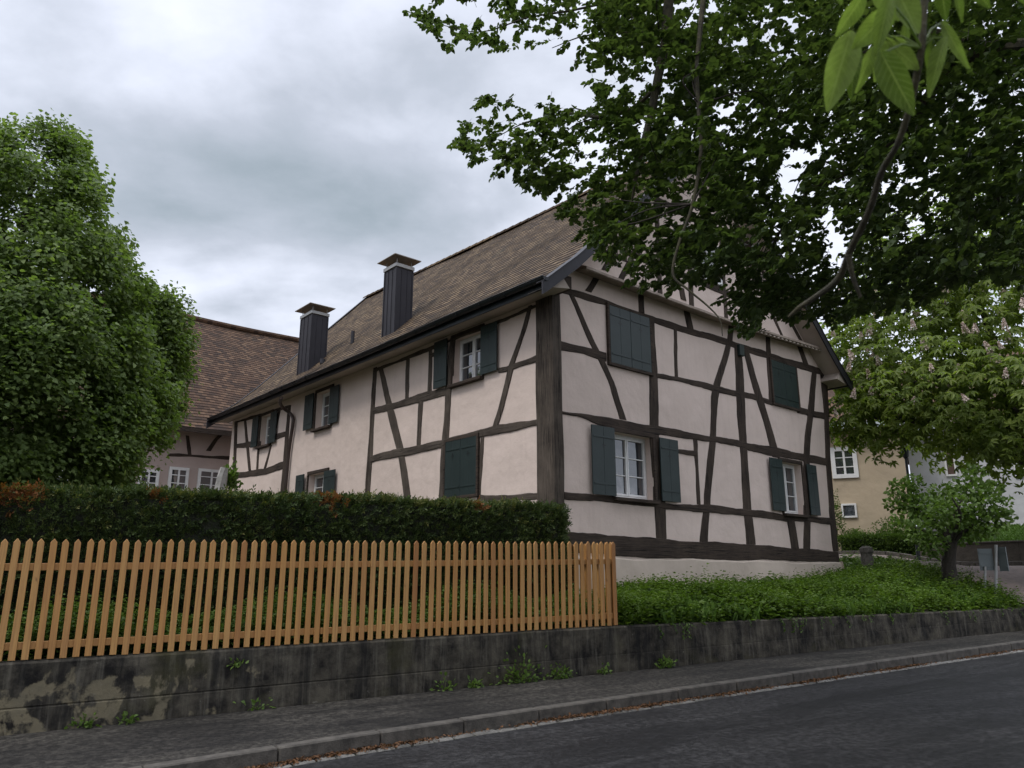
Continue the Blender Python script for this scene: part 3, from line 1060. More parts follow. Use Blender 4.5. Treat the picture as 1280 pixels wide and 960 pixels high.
TG = [  # gable face
    ('beam', cA, 'h', [(60, 250, 275), (120, 262, 290), (250, 306, 325), (440, 373, 398), (600, 420, 446), (740, 462, 490), (900, 515, 540), (1112, 580, 605)]),
    ('rail', cA, 'h', [(62, 468, 504), (150, 486, 520), (222, 508, 545), (248, 518, 552)]),
    ('rail', cA, 'h', [(448, 598, 614), (530, 608, 630), (680, 645, 668), (770, 665, 690), (840, 682, 705), (912, 706, 726)]),
    ('rail', cA, 'h', [(1012, 729, 755), (1125, 758, 782)]),
    ('beam', cA, 'h', [(64, 745, 762), (150, 758, 775), (240, 775, 810), (300, 782, 828), (430, 806, 845), (470, 813, 846), (600, 836, 860), (660, 848, 870), (780, 866, 893), (820, 876, 905), (930, 895, 930), (1050, 922, 952), (1130, 938, 964)]),
    ('rail', cB, 'h', [(524, 194, 211), (606, 206, 222)]),
    ('rail', cB, 'h', [(80, 372, 402), (265, 383, 408), (440, 405, 428), (485, 412, 440), (630, 420, 447), (680, 420, 450), (800, 435, 465), (835, 441, 470), (900, 447, 473), (970, 460, 484), (1065, 465, 490), (1150, 470, 498)]),
    ('sill_beam', cB, 'h', [(82, 530, 606), (200, 536, 616), (300, 541, 625), (490, 558, 632), (620, 567, 637), (800, 574, 641), (870, 582, 640), (1000, 592, 642), (1176, 606, 652)]),
    ('post', cA, 'v', [(372, 428, 441), (480, 423, 445), (590, 418, 452), (730, 421, 458), (850, 425, 462), (950, 432, 464), (1125, 440, 485), (1268, 452, 490)]),
    ('post', cA, 'v', [(420, 517, 530), (612, 524, 537)]),
    ('brace', cA, 'v', [(485, 726, 746), (560, 705, 728), (640, 680, 705), (700, 668, 697), (800, 665, 688), (870, 661, 686), (984, 650, 674), (1140, 635, 663), (1272, 621, 655)]),
    ('post', cA, 'v', [(478, 760, 790), (600, 765, 797), (750, 772, 803), (950, 786, 816), (1144, 798, 828), (1282, 808, 846)]),
    ('brace', cA, 'v', [(508, 795, 818), (600, 820, 845), (690, 845, 874), (800, 878, 906), (905, 905, 934), (934, 914, 942)]),
    ('post', cA, 'v', [(528, 889, 904), (705, 899, 911)]),
    ('brace', cA, 'v', [(595, 1072, 1089), (750, 1055, 1077), (850, 1042, 1065), (950, 1038, 1062), (1184, 1040, 1064), (1300, 1038, 1063)]),
    ('corner_post', cA, 'v', [(600, 1112, 1129), (800, 1120, 1139), (960, 1128, 1146), (1154, 1140, 1160), (1310, 1156, 1177)]),
    ('brace', cB, 'v', [(478, 971, 998), (595, 988, 1018)]),
    ('post', cB, 'v', [(152, 595, 611), (300, 605, 619), (418, 612, 628)]),
    ('brace', cA, 'v', [(278, 94, 116), (350, 128, 150), (470, 178, 205), (560, 224, 250), (640, 258, 285), (700, 275, 300), (782, 302, 328)]),
    ('brace', cA, 'v', [(215, 200, 222), (270, 163, 188)]),
    ('post', cA, 'v', [(270, 375, 399), (355, 378, 403)]),
    ('post', cA, 'v', [(335, 556, 577), (420, 574, 597)]),
    ('post', cA, 'v', [(408, 740, 758), (475, 731, 752)]),
    ('post', cA, 'v', [(445, 886, 903), (530, 889, 906)]),
    ('brace', cA, 'v', [(485, 1010, 1028), (568, 1040, 1058)]),
    ('brace', cA, 'v', [(508, 1074, 1090), (585, 1106, 1124)]),
    ('beam', cA, 'h', [(202, 88, 112), (330, 130, 156)]),
    ('brace', cA, 'v', [(68, 292, 312), (185, 228, 252)]),
    ('post', cA, 'v', [(255, 538, 560), (305, 548, 570)]),
]
for nm, cr, kd, pts in TG:
    timber(nm, 'g', kd, conv('g', cr, kd, pts), M['timber'])
# attic storey of the gable, mostly behind the foliage
zc = 6.72
timber('beam', 'g', 'h', [(2.0, zc + .02, zc - .15), (8.3, zc + .02, zc - .15)], M['timber'])
timber('beam', 'g', 'h', [(2.9, 8.35, 8.18), (7.3, 8.35, 8.18)], M['timber'])
for a in (3.3, 4.42, 5.78, 6.9):
    timber('post', 'g', 'v', [(5.95, a - .08, a + .08), (8.16, a - .07, a + .07)], M['timber'])
timber('brace', 'g', 'v', [(5.95, 1.9, 2.06), (8.2, 3.4, 3.55)], M['timber'])
timber('brace', 'g', 'v', [(5.95, 8.3, 8.45), (8.2, 6.6, 6.75)], M['timber'])
for s_ in (0, 1):                            # rafters along the verge
    q = [(1.35, .0), (4.9, 0)]
    mk = (lambda v: v) if s_ == 0 else (lambda v: GW - v)
    pts = []
    for v in np.linspace(.9, 4.95, 8):
        z = roof_prof(v, 0) - .32
        pts.append((z, mk(v) - .09, mk(v) + .09))
    timber('rafter', 'g', 'v', pts, M['timber'])
timber('post', 'g', 'v', [(8.35, 5.0, 5.15), (9.75, 5.0, 5.15)], M['timber'])

TL = [
    ('beam', cC, 'h', [(92, 388, 401), (200, 345, 358), (300, 305, 318), (400, 264, 277), (600, 186, 199), (700, 146, 159), (742, 130, 141)]),
    ('rail', cC, 'h', [(88, 545, 566), (160, 524, 553), (300, 480, 512), (385, 462, 490)]),
    ('rail', cC, 'h', [(588, 385, 406), (620, 378, 401), (742, 330, 358)]),
    ('beam', cC, 'h', [(76, 735, 763), (200, 705, 736), (360, 674, 705), (400, 662, 690), (440, 648, 672), (530, 626, 655), (640, 604, 640), (744, 587, 615)]),
    ('rail', cC, 'h', [(515, 893, 918), (745, 885, 912)]),
    ('post', cC, 'v', [(390, 84, 100), (560, 75, 92), (740, 65, 82), (900, 51, 71), (960, 48, 68)]),
    ('brace', cC, 'v', [(388, 108, 124), (500, 130, 151), (600, 152, 180), (700, 178, 206), (800, 195, 222), (905, 209, 234)]),
    ('post', cC, 'v', [(348, 218, 230), (508, 213, 227)]),
    ('post', cC, 'v', [(512, 268, 285), (694, 260, 276)]),
    ('post', cC, 'v', [(312, 309, 322), (478, 302, 318)]),
    ('post', cC, 'v', [(262, 395, 410), (470, 374, 400), (600, 368, 393), (670, 362, 389), (900, 348, 373), (960, 345, 370)]),
    ('rail', cC, 'h', [(316, 328, 342), (340, 322, 336)]),
    ('brace', cC, 'v', [(136, 705, 721), (230, 680, 699), (300, 655, 676), (370, 631, 653), (450, 612, 633), (540, 589, 609), (620, 561, 582)]),
    ('post', cC, 'v', [(650, 515, 530), (910, 500, 516)]),
    ('post', cD, 'v', [(238, 828, 845), (560, 806, 826), (870, 785, 806), (930, 782, 802)]),
    ('beam', cD, 'h', [(138, 506, 518), (250, 472, 486), (410, 424, 438)]),
    ('corner_post', cD, 'v', [(508, 135, 150), (765, 124, 138)]),
    ('rail', cD, 'h', [(136, 620, 643), (225, 607, 633), (262, 604, 628)]),
    ('rail', cD, 'h', [(325, 574, 600), (400, 552, 579)]),
    ('beam', cD, 'h', [(124, 762, 792), (200, 757, 787), (290, 740, 770), (390, 704, 742)]),
    ('post', cD, 'v', [(428, 402, 416), (700, 378, 396), (880, 362, 380)]),
    ('brace', cD, 'v', [(502, 182, 192), (752, 204, 215)]),
    ('post', cD, 'v', [(632, 248, 258), (748, 240, 252)]),
    ('brace', cD, 'v', [(442, 354, 367), (600, 318, 332)]),
    ('brace', cD, 'v', [(625, 312, 322), (742, 280, 291)]),
]
for nm, cr, kd, pts in TL:
    timber(nm, 'l', kd, conv('l', cr, kd, pts), M['timber_grey'] if cr is cC else M['timber'])

# big corner post wrapping the corner
b = MB()
zz = np.linspace(-0.1, 5.22, 26)
V = []; UV = []
for z in zz:
    wl = 0.42 + 0.010 * math.sin(z * 2.3); wg = 0.20 + 0.05 * (5.2 - z) / 5.2 + 0.008 * math.sin(z * 3.1 + 1)
    o = 0.035 + 0.004 * math.sin(z * 4)
    for (v, l) in [(-0.01, wl), (-o + .01, wl), (-o, wl - .012), (-o, 0.0), (-o + .02, -o + 0.004), (0.0, -o), (wg - .012, -o), (wg, -o + .01), (wg, 0.01)]:
        V.append(HV(v, l, z)); UV.append((z, v - l))
k = 9
Fc = [(i * k + j, (i + 1) * k + j, (i + 1) * k + j + 1, i * k + j + 1) for i in range(25) for j in range(k - 1)]
b.add(V, Fc, UV)
b.build('corner_post', M['timber_grey'], house)
b = MB(); b.box(HV(.05, -.16, 5.30), (g_[0], g_[1], 0), (l_[0], l_[1], 0), up3, .12, .22, .13, .01); b.build('bracket', M['timber'], house)
u0, z0 = gab(*cA(779, 508)); b = MB(); b.box(HV(u0, -.05, z0), (g_[0], g_[1], 0), (l_[0], l_[1], 0), up3, .09, .05, .14, .01); b.build('bracket', M['shutter'], house)


# windows and shutters -------------------------------------------------
def axes(face):
    a = g_ if face == 'g' else l_
    o = l_ if face == 'g' else g_
    return np.array([a[0], a[1], 0]), np.array([o[0], o[1], 0])     # along, inward


def window(face, h, inset=0.17, rows=3, colsn=2, label=None, lintel=True):
    a, inn = axes(face)
    x0, x1, z0, z1 = h
    b = MB()
    fw = 0.045

    def bar(xa, xb, za, zb, o0, o1, bb=b):
        c = (face_pt(face, (xa + xb) / 2, (za + zb) / 2, -(o0 + o1) / 2))
        bb.box(c, a, inn, up3, abs(xb - xa) / 2, abs(o1 - o0) / 2, abs(zb - za) / 2, 0.004)
    bar(x0, x0 + fw, z0, z1, inset, inset + .07); bar(x1 - fw, x1, z0, z1, inset, inset + .07)
    bar(x0 + fw, x1 - fw, z1 - fw, z1, inset, inset + .07); bar(x0 + fw, x1 - fw, z0, z0 + .06, inset - .01, inset + .07)
    xm = (x0 + x1) / 2
    fr = b.build('window', M['white'], house, label=label)
    for xa, xb in ((x0 + fw + .006, xm - .004), (xm + .004, x1 - fw - .006)):
        sb = MB()
        za, zb = z0 + .066, z1 - fw - .006
        sw = 0.042
        bar(xa, xa + sw, za, zb, inset - .012, inset + .05, sb); bar(xb - sw, xb, za, zb, inset - .012, inset + .05, sb)
        bar(xa + sw, xb - sw, zb - sw, zb, inset - .012, inset + .05, sb); bar(xa + sw, xb - sw, za, za + sw, inset - .012, inset + .05, sb)
        for r in range(1, rows):
            z = za + sw + (zb - za - 2 * sw) * r / rows
            bar(xa + sw, xb - sw, z - .011, z + .011, inset + .0, inset + .045, sb)
        sb.build('sash', M['white'], fr)
    gm = MB()
    gm.add([face_pt(face, x0 + fw, z0 + fw, -inset - .028), face_pt(face, x1 - fw, z0 + fw, -inset - .028), face_pt(face, x1 - fw, z1 - fw, -inset - .028), face_pt(face, x0 + fw, z1 - fw, -inset - .028)], [(0, 1, 2, 3)])
    gm.build('pane', M['glass'], fr)
    sb = MB()                                   # dark timber sill and lintel
    c = face_pt(face, (x0 + x1) / 2, z0 - .035, .045)
    sb.box(c, a, inn, up3, (x1 - x0) / 2 + .05, .075, .033, .006)
    sb.build('sill', M['timber'], fr)
    if lintel:
        sb = MB(); sb.box(face_pt(face, (x0 + x1) / 2, z1 + .045, .02), a, inn, up3, (x1 - x0) / 2 + .06, .018, .044, .006)
        sb.box(face_pt(face, x0 - .035 if face == 'l' and False else x1 + .035, (z0 + z1) / 2, .022), a, inn, up3, .034, .018, (z1 - z0) / 2, .006)
        sb.box(face_pt(face, x0 - .035, (z0 + z1) / 2, .022), a, inn, up3, .034, .018, (z1 - z0) / 2, .006)
        sb.build('surround', M['timber'], fr)
    return fr


def shutter(face, x0, x1, z0, z1, off=0.06, boards=2, tilt=0.0, label=None):
    a, inn = axes(face)
    b = MB()
    w = (x1 - x0) / boards
    for i in range(boards):
        c = face_pt(face, x0 + w * (i + .5), (z0 + z1) / 2, off + .012 + tilt * (i + .5) * w)
        b.box(c, a, inn, up3, w / 2 - .0012, .014, (z1 - z0) / 2, .003)
    o = b.build('shutter', M['shutter'], house, label=label)
    for z in (z0 + .16 * (z1 - z0), z1 - .16 * (z1 - z0)):
        hb = MB()
        c = face_pt(face, (x0 + x1) / 2, z, off + .031 + tilt * (x1 - x0) / 2)
        hb.box(c, a, inn, up3, (x1 - x0) / 2 - .03, .005, .017, .002)
        hb.build('hinge', M['shutter'], o)
    xb = (x0 + x1) / 2; zc_ = z0 + .72 * (z1 - z0)
    cb = MB()
    k = .05
    pts = []
    for (p, q) in [(-1, .22), (-.22, .22), (-.22, 1), (.22, 1), (.22, .22), (1, .22), (1, -.22), (.22, -.22), (.22, -1), (-.22, -1), (-.22, -.22), (-1, -.22)]:
        pts.append((xb + p * k, zc_ + q * k * 1.15))
    d_ = off + .0265 + tilt * (x1 - x0) / 2
    cb.prism([face_pt(face, p, q, d_) for p, q in pts], [face_pt(face, p, q, d_ + .0025) for p, q in pts])
    cb.build('cross_cutout_shade', M['cutout_dark'], o)  # raised dark cross, no real hole; the shade inside is painted
    return o


def closed_pair(face, x0, x1, z0, z1):
    a, inn = axes(face)
    b = MB()
    for (xa, xb, za, zb) in ((x0 - .06, x0, z0 - .06, z1 + .06), (x1, x1 + .06, z0 - .06, z1 + .06), (x0, x1, z1, z1 + .06), (x0, x1, z0 - .06, z0)):
        b.box(face_pt(face, (xa + xb) / 2, (za + zb) / 2, .03), a, inn, up3, abs(xb - xa) / 2, .03, abs(zb - za) / 2, .004)
    b.build('window_frame', M['cutout_dark'] if False else M['timber'], house)
    xm = (x0 + x1) / 2
    shutter(face, x0 + .004, xm - .004, z0, z1, .03, 2)
    shutter(face, xm + .004, x1 - .004, z0, z1, .03, 2)


window('g', OG['W2'])
shutter('g', .92, 1.56, 1.46, 2.765); shutter('g', 2.93, 3.53, 1.46, 2.75)
window('g', OG['W4'])
shutter('g', 7.06, 7.62, 1.5, 2.75); shutter('g', 8.80, 9.26, 1.48, 2.75)
closed_pair('g', 1.56, 2.82, 4.1, 5.3)
closed_pair('g', 7.57, 8.75, 4.17, 5.28)
window('l', OL['L1'])
shutter('l', 3.23, 3.71, 3.98, 5.05); shutter('l', 1.52, 2.04, 3.97, 5.0)
closed_pair('l', 2.18, 3.24, 1.58, 2.74)
window('l', OL['L3']); shutter('l', 9.55, 10.08, 3.96, 4.97); shutter('l', 8.1, 8.6, 3.93, 4.94, .05)
window('l', OL['L4']); shutter('l', 9.82, 10.31, 1.7, 2.72); shutter('l', 8.03, 8.64, 1.7, 2.67)
window('l', OL['L5']); shutter('l', 13.33, 13.78, 3.94, 4.91); shutter('l', 11.95, 12.38, 3.9, 4.86)
# attic window: shallow surface frame
at = MB()
aa, ai = axes('g')
for (xa, xb, za, zb) in ((AW[0], AW[0] + .07, AW[2], AW[3]), (AW[1] - .07, AW[1], AW[2], AW[3]), (AW[0], AW[1], AW[3] - .07, AW[3]), (AW[0], AW[1], AW[2], AW[2] + .07), (5.07, 5.13, AW[2], AW[3])):
    at.box(face_pt('g', (xa + xb) / 2, (za + zb) / 2, .03 + .001 * (xb - xa)), aa, ai, up3, abs(xb - xa) / 2, .03, abs(zb - za) / 2, .004)
fr = at.build('window', M['white'], house)
gm = MB(); gm.box(face_pt('g', 5.1, 7.25, .012), aa, ai, up3, .5, .006, .46); gm.build('pane', M['glass'], fr)

# roof -------------------------------------------------------------------
L0, L1 = -0.50, LL + 0.42


def roof_side(mirror):
    b = MB()
    ks = np.linspace(0, 1, 2)
    vv = [-.60]
    # arc-length rows of tiles
    dens = np.linspace(-.60, GW / 2, 400)
    zz = np.array([roof_prof(v, 5) for v in dens])
    arc = np.concatenate([[0], np.cumsum(np.hypot(np.diff(dens), np.diff(zz)))])
    rows = int(arc[-1] / 0.17)
    ls = np.linspace(L0, L1, 34)
    ph = rng.uniform(0, 6, 5)
    V = []; UV = []
    for r in range(rows + 1):
        for lift in ((0.0, 0.017) if r < rows else (0.0,)):
            s = min(r * 0.17, arc[-1])
            v = float(np.interp(s, arc, dens))
            for l in ls:
                sag = 0.022 * math.sin(l * .9 + ph[0] + s * .5) + 0.014 * math.sin(l * 2.2 + s * 1.3 + ph[1]) - .03 * math.sin(math.pi * s / arc[-1]) * math.sin(math.pi * (l - L0) / (L1 - L0))
                e = 0 if abs(l - L0) > .01 else 0
                z = roof_prof(v, l) + lift + sag * min(1, s * 2) * (0 if abs(l - L0) < .3 else 1)
                V.append(HV(GW - v if mirror else v, l, z)); UV.append((l, s + (0.001 if lift else -0.001)))
    nl = len(ls)
    Fc = []
    nr = len(V) // nl
    for i in range(nr - 1):
        for j in range(nl - 1):
            Fc.append((i * nl + j, i * nl + j + 1, (i + 1) * nl + j + 1, (i + 1) * nl + j))
    b.add(V, Fc, UV)
    return b.build('roof', M['tiles'], house)


roofL = roof_side(False)
roofR = roof_side(True)
# underside / thickness: boarded soffit under the verge and eaves
def sheet_under(vs_, lsn, dz, name, m):
    b = MB(); V = []
    for v in vs_:
        for l in lsn:
            V.append(HV(v, l, roof_prof(v, l) - dz))
    n = len(lsn)
    b.add(V, [(i * n + j, (i + 1) * n + j, (i + 1) * n + j + 1, i * n + j + 1) for i in range(len(vs_) - 1) for j in range(n - 1)])
    return b.build(name, m, house)


vv = np.concatenate([np.linspace(-.6, 1.0, 12), [2, 3.5, GW / 2], [6.6, 8.1], np.linspace(GW - 1, GW + .6, 12)])
sheet_under(vv, [L0 + .02, .02], .13, 'verge_soffit', M['soffit'])
sheet_under(vv, [LL - .02, L1 - .02], .13, 'verge_soffit', M['soffit'])
for mir in (0, 1):
    mk = (lambda v: GW - v) if mir else (lambda v: v)
    b = MB()                                   # eave soffit, sloping board box
    P = [(.02, 5.13), (-.50, 5.03), (-.54, 5.07), (-.56, 5.17), (-.2, 5.36)]
    b.prism([HV(mk(v), L0 + .03, z) for v, z in P], [HV(mk(v), L1 - .03, z) for v, z in P])
    b.build('eave_soffit', M['soffit'], house)
    b = MB()                                   # fascia
    P = [(-.545, 5.00), (-.575, 5.00), (-.575, 5.165), (-.545, 5.165)]
    b.prism([HV(mk(v), L0, z) for v, z in P], [HV(mk(v), L1, z) for v, z in P])
    b.build('fascia', M['gutter'], house)
    # half-round gutter
    b = MB(); V = []
    n = 9
    lsx = np.linspace(L0 - .05, L1 + .03, 40)
    for l in lsx:
        for k in range(n):
            th = math.pi * k / (n - 1)
            for rr in (0.070,):
                V.append(HV(mk(-.65 - rr * math.cos(th)), l, 5.165 + .008 * math.sin(l * .8) - rr * math.sin(th)))
    b.add(V, [(i * n + k, (i + 1) * n + k, (i + 1) * n + k + 1, i * n + k + 1) for i in range(39) for k in range(n - 1)])
    for l in (lsx[0], lsx[-1]):
        b.add([HV(mk(-.65 - .07 * math.cos(math.pi * k / 8)), l, 5.165 - .07 * math.sin(math.pi * k / 8)) for k in range(9)], [tuple(range(9))])
    b.tube([HV(mk(-.725), l, 5.17 + .008 * math.sin(l * .8)) for l in lsx], .012, 6)
    for l in np.arange(L0 + .3, L1, .75):
        b.tube([HV(mk(-.65 - .074 * math.cos(th)), l, 5.165 - .074 * math.sin(th)) for th in np.linspace(0, math.pi, 7)], .008, 4)
    b.build('gutter', M['gutter'], house)
# verge boards (sheet metal), following the kicked profile
for lpos in (L0, L1):
    b = MB()
    vs_ = list(np.linspace(-.72, .9, 14)) + [2.0, 3.0, 4.0, GW / 2] + [GW - 4, GW - 3, GW - 2.0] + list(np.linspace(GW - .9, GW + .72, 14))
    for i in range(len(vs_) - 1):
        a, c = vs_[i], vs_[i + 1]
        sd = -1 if lpos < 0 else 1
        P = [(a, .045), (c, .045), (c, -.22), (a, -.22)]
        b.prism([HV(v, lpos + sd * .002, roof_prof(v, lpos) + d) for v, d in P], [HV(v, lpos + sd * .035, roof_prof(v, lpos) + d) for v, d in P])
        P = [(a, .046), (c, .046), (c, .032), (a, .032)]
        b.prism([HV(v, lpos - sd * .14, roof_prof(v, lpos) + d) for v, d in P], [HV(v, lpos + sd * .055, roof_prof(v, lpos) + d) for v, d in P])
    b.build('verge_board', M['slate_metal'], house)
# ridge tiles
b = MB()
l = L0
while l < L1 - .1:
    z = ridge_z(l) + .02
    zb = ridge_z(min(l + .38, L1)) + .02
    for k in range(6):
        t0, t1 = math.pi * k / 6, math.pi * (k + 1) / 6
        r1, r2 = .13, .115
        b.add([HV(GW / 2 - r1 * math.cos(t0), l, z - .05 + r1 * math.sin(t0)), HV(GW / 2 - r1 * math.cos(t1), l, z - .05 + r1 * math.sin(t1)),
               HV(GW / 2 - r2 * math.cos(t1), l + .385, zb - .05 + r2 * math.sin(t1)), HV(GW / 2 - r2 * math.cos(t0), l + .385, zb - .05 + r2 * math.sin(t0))], [(0, 1, 2, 3)])
    l += .37
b.build('ridge_tiles', M['tiles'], house)
# small vent pipes on the roof
for (l, v) in ((9.8, 1.17), (10.55, 0.62)):
    b = MB()
    z = roof_prof(v, l)
    b.tube([HV(v, l, z - .05), HV(v, l, z + (.36 if v > 1 else .1))], .055 if v > 1 else .08, 10)
    b.build('vent_pipe', M['slate_metal'], house)


def chimney(l0, l1, v0, v1, zt):
    b = MB()
    A = (g_[0], g_[1], 0); B_ = (l_[0], l_[1], 0)
    zb = roof_prof(v0, (l0 + l1) / 2) - .3
    b.box(HV((v0 + v1) / 2, (l0 + l1) / 2, (zb + zt) / 2), A, B_, up3, (v1 - v0) / 2, (l1 - l0) / 2, (zt - zb) / 2, .01)
    for f in (.33, .68):
        b.box(HV(v0, l0 + (l1 - l0) * f, (zb + zt) / 2), A, B_, up3, .012, .008, (zt - zb) / 2 - .03)
        b.box(HV(v0 + (v1 - v0) * f, l0, (zb + zt) / 2), A, B_, up3, .008, .012, (zt - zb) / 2 - .03)
    for (v, l) in ((v0, l0), (v0, l1), (v1, l0)):
        b.box(HV(v, l, (zb + zt) / 2), A, B_, up3, .018, .018, (zt - zb) / 2 - .02)
    ch = b.build('chimney', M['slate_metal'], house)
    b = MB()
    cx, cl = (v0 + v1) / 2, (l0 + l1) / 2
    b.box(HV(cx, cl, zt + .05), A, B_, up3, (v1 - v0) / 2 + .035, (l1 - l0) / 2 + .035, .05, .006)
    b.build('collar', M['steel'], ch)
    b = MB()
    for i in (-1, 1):
        for j in (-1, 1):
            b.tube([HV(cx + i * ((v1 - v0) / 2 - .03), cl + j * ((l1 - l0) / 2 - .03), zt + .09), HV(cx + i * ((v1 - v0) / 2 - .03), cl + j * ((l1 - l0) / 2 - .03), zt + .28)], .012, 6)
    b.build('cap_leg', M['steel'], ch)
    b = MB()
    hv, hl = (v1 - v0) / 2 + .16, (l1 - l0) / 2 + .16
    base = [HV(cx + i * hv, cl + j * hl, zt + .26) for i, j in ((-1, -1), (1, -1), (1, 1), (-1, 1))]
    b.add(base + [p + np.array([0, 0, .02]) for p in base] + [HV(cx, cl, zt + .40)] + [HV(cx, cl, zt + .30)],
          [(4, 5, 8), (5, 6, 8), (6, 7, 8), (7, 4, 8), (0, 1, 5, 4), (1, 2, 6, 5), (2, 3, 7, 6), (3, 0, 4, 7), (0, 1, 9), (1, 2, 9), (2, 3, 9), (3, 0, 9)])
    b.build('cap', M['copper'], ch)


CH = [(6.46, 7.04, .55, 1.06, 7.95), (11.22, 11.98, .50, 1.04, 7.9)]
for c in CH:
    chimney(*c)

# pent board across the gable
b = MB()
na = 60
V = []
for i, a in enumerate(np.linspace(.62, 9.95, na)):
    zt = np.interp(a, [.6, 4.9, 10], [5.82, 5.80, 5.99])
    jj = .004 * math.sin(a * 9) + .006 * math.sin(a * 3.1)
    for (o, dz) in ((-.01, .10), (.17, .045), (.335 + jj, -.03), (.34 + jj, -.085), (.31, -.10), (.30, -.075), (0.0, -.02)):
        V.append(HV(a, -o, zt + dz))
b.add(V, [(i * 7 + k, (i + 1) * 7 + k, (i + 1) * 7 + k + 1, i * 7 + k + 1) for i in range(na - 1) for k in range(6)] + [tuple(range(7)), tuple(range((na - 1) * 7, na * 7))])
b.build('pent_ledge', simple('ledge_board', (0.20, 0.15, 0.115), (0.34, 0.28, 0.23), 5, 0.85, 0.5, 30), house)
b = MB()
for a in np.arange(6.6, 9.8, .19):
    zt = np.interp(a, [.6, 4.9, 10], [5.82, 5.80, 5.99])
    b.box(HV(a, -.29, zt - .10), (g_[0], g_[1], 0), (l_[0], l_[1], 0), up3, .045, .03, .03)
b.build('dentils', M['soffit'], house)

# downpipe
b = MB()
pw = []
for (x, y, off) in ((352, 497, .62), (350, 503, .55), (354, 510, .32), (362, 516, .12), (366, 522, .08), (366, 530, .08), (361, 565, .08), (356, 617, .08), (352, 640, .08)):
    a, z = lef(x, y, off)
    pw.append(HV(-off, a, z))
b.tube(smooth_path(pw, 4), .05, 10)
b.build('downpipe', M['brown_pipe'], house)
for z in (1.8, 3.4, 4.4):
    pass

# ------------------------------------------------------------------ barn behind
BL = 18.4
barn = thing('barn', HV(-8, BL, 0.3), 'long barn with pinkish walls and a steep red-brown tiled roof behind the farmhouse', 'barn')
BZ, BR, BHD = 5.15, 11.45, 6.9


def barn_face(a, z, off):
    return HV(a, BL - off, z)


b = MB()
BV0, BV1 = -32.0, 10.0
b.add([HV(BV0, BL, -1), HV(BV1, BL, -1), HV(BV1, BL, BZ + .5), HV(BV0, BL, BZ + .5)], [(0, 1, 2, 3)])
b.add([HV(BV1, BL, -1), HV(BV1, BL + 13, -1), HV(BV1, BL + 13, BZ + .5), HV(BV1, BL + 6.4, BR - .3), HV(BV1, BL, BZ + .5)], [(0, 1, 2, 3, 4)])
b.add([HV(BV0, BL, -1), HV(BV0, BL + 13, -1), HV(BV0, BL + 13, BZ + .5), HV(BV0, BL + 6.4, BR - .3), HV(BV0, BL, BZ + .5)], [(0, 1, 2, 3, 4)])
b.add([HV(BV0, BL + 13, -1), HV(BV1, BL + 13, -1), HV(BV1, BL + 13, BZ + .5), HV(BV0, BL + 13, BZ + .5)], [(0, 1, 2, 3)])
b.build('wall', M['barn_wall'], barn)
b = MB()
slope = math.hypot(BHD + .2, BR - BZ)
rows = int(slope / .19)
av = np.linspace(BV0 - .5, BV1 + .5, 90)
for side in (0, 1):
    V = []; UV = []
    for r in range(rows + 1):
        for lift in (0, .02):
            t = r / rows
            dl = -.7 + (BHD + .2) * t
            for a in av:
                zz_ = BZ - .05 + (BR - BZ) * t + lift + .05 * math.sin(a * .5 + t * 3) * t + .02 * math.sin(a * 1.9 + 5 * t)
                V.append(HV(a, BL + (dl if side == 0 else 12.8 - dl), zz_)); UV.append((a, r * .19 + (.001 if lift else -.001)))
    n = len(av)
    b.add(V, [(i * n + j, i * n + j + 1, (i + 1) * n + j + 1, (i + 1) * n + j) for i in range(2 * rows + 1) for j in range(n - 1)], UV)
b.build('roof', M['barn_tiles'], barn)
b = MB()
b.tube([HV(a, BL + 6.35, BR + .0 + .05 * math.sin(a * .5 + 3)) for a in np.linspace(BV0 - .5, BV1 + .5, 80)], .13, 8)
b.build('ridge_tiles', M['barn_tiles'], barn)
b = MB()
b.box(HV(-11, BL - .68, BZ - .12), (g_[0], g_[1], 0), (l_[0], l_[1], 0), up3, 21.4, .02, .09)
b.build('fascia', M['timber'], barn)


def barn_u(x, y):
    P = hit(x, y, HC + BL * l_, l_)
    return float((P[:2] - HC) @ g_), float(P[2])


c7 = lambda x, y: (100 + x / 5.82, 560 + y / 5.82)
for nm, kd, pts in [('beam', 'h', [(c7(640, 40), c7(640, 58)), (c7(1130, 62), c7(1130, 86))]), ('beam', 'h', [(c7(-900, 150), c7(-900, 165)), (c7(330, 170), c7(330, 186))]),
                    ('brace', 'v', [(c7(770, -90), c7(792, -90)), (c7(784, 58), c7(808, 58))]), ('brace', 'v', [(cD(62, 565), cD(84, 565)), (cD(30, 600), cD(50, 600)), (cD(-10, 655), cD(12, 655))])]:
    q = []
    for p, r_ in pts:
        a1, z1 = barn_u(*p); a2, z2 = barn_u(*r_)
        q.append(((a1 + a2) / 2, z1, z2) if kd == 'h' else ((z1 + z2) / 2, a1, a2))
    _fp = face_pt
    face_pt = lambda face, a, z, off: barn_face(a, z, off)
    timber(nm, 'b', kd, q, M['timber'], barn, wob=.015)
    face_pt = _fp
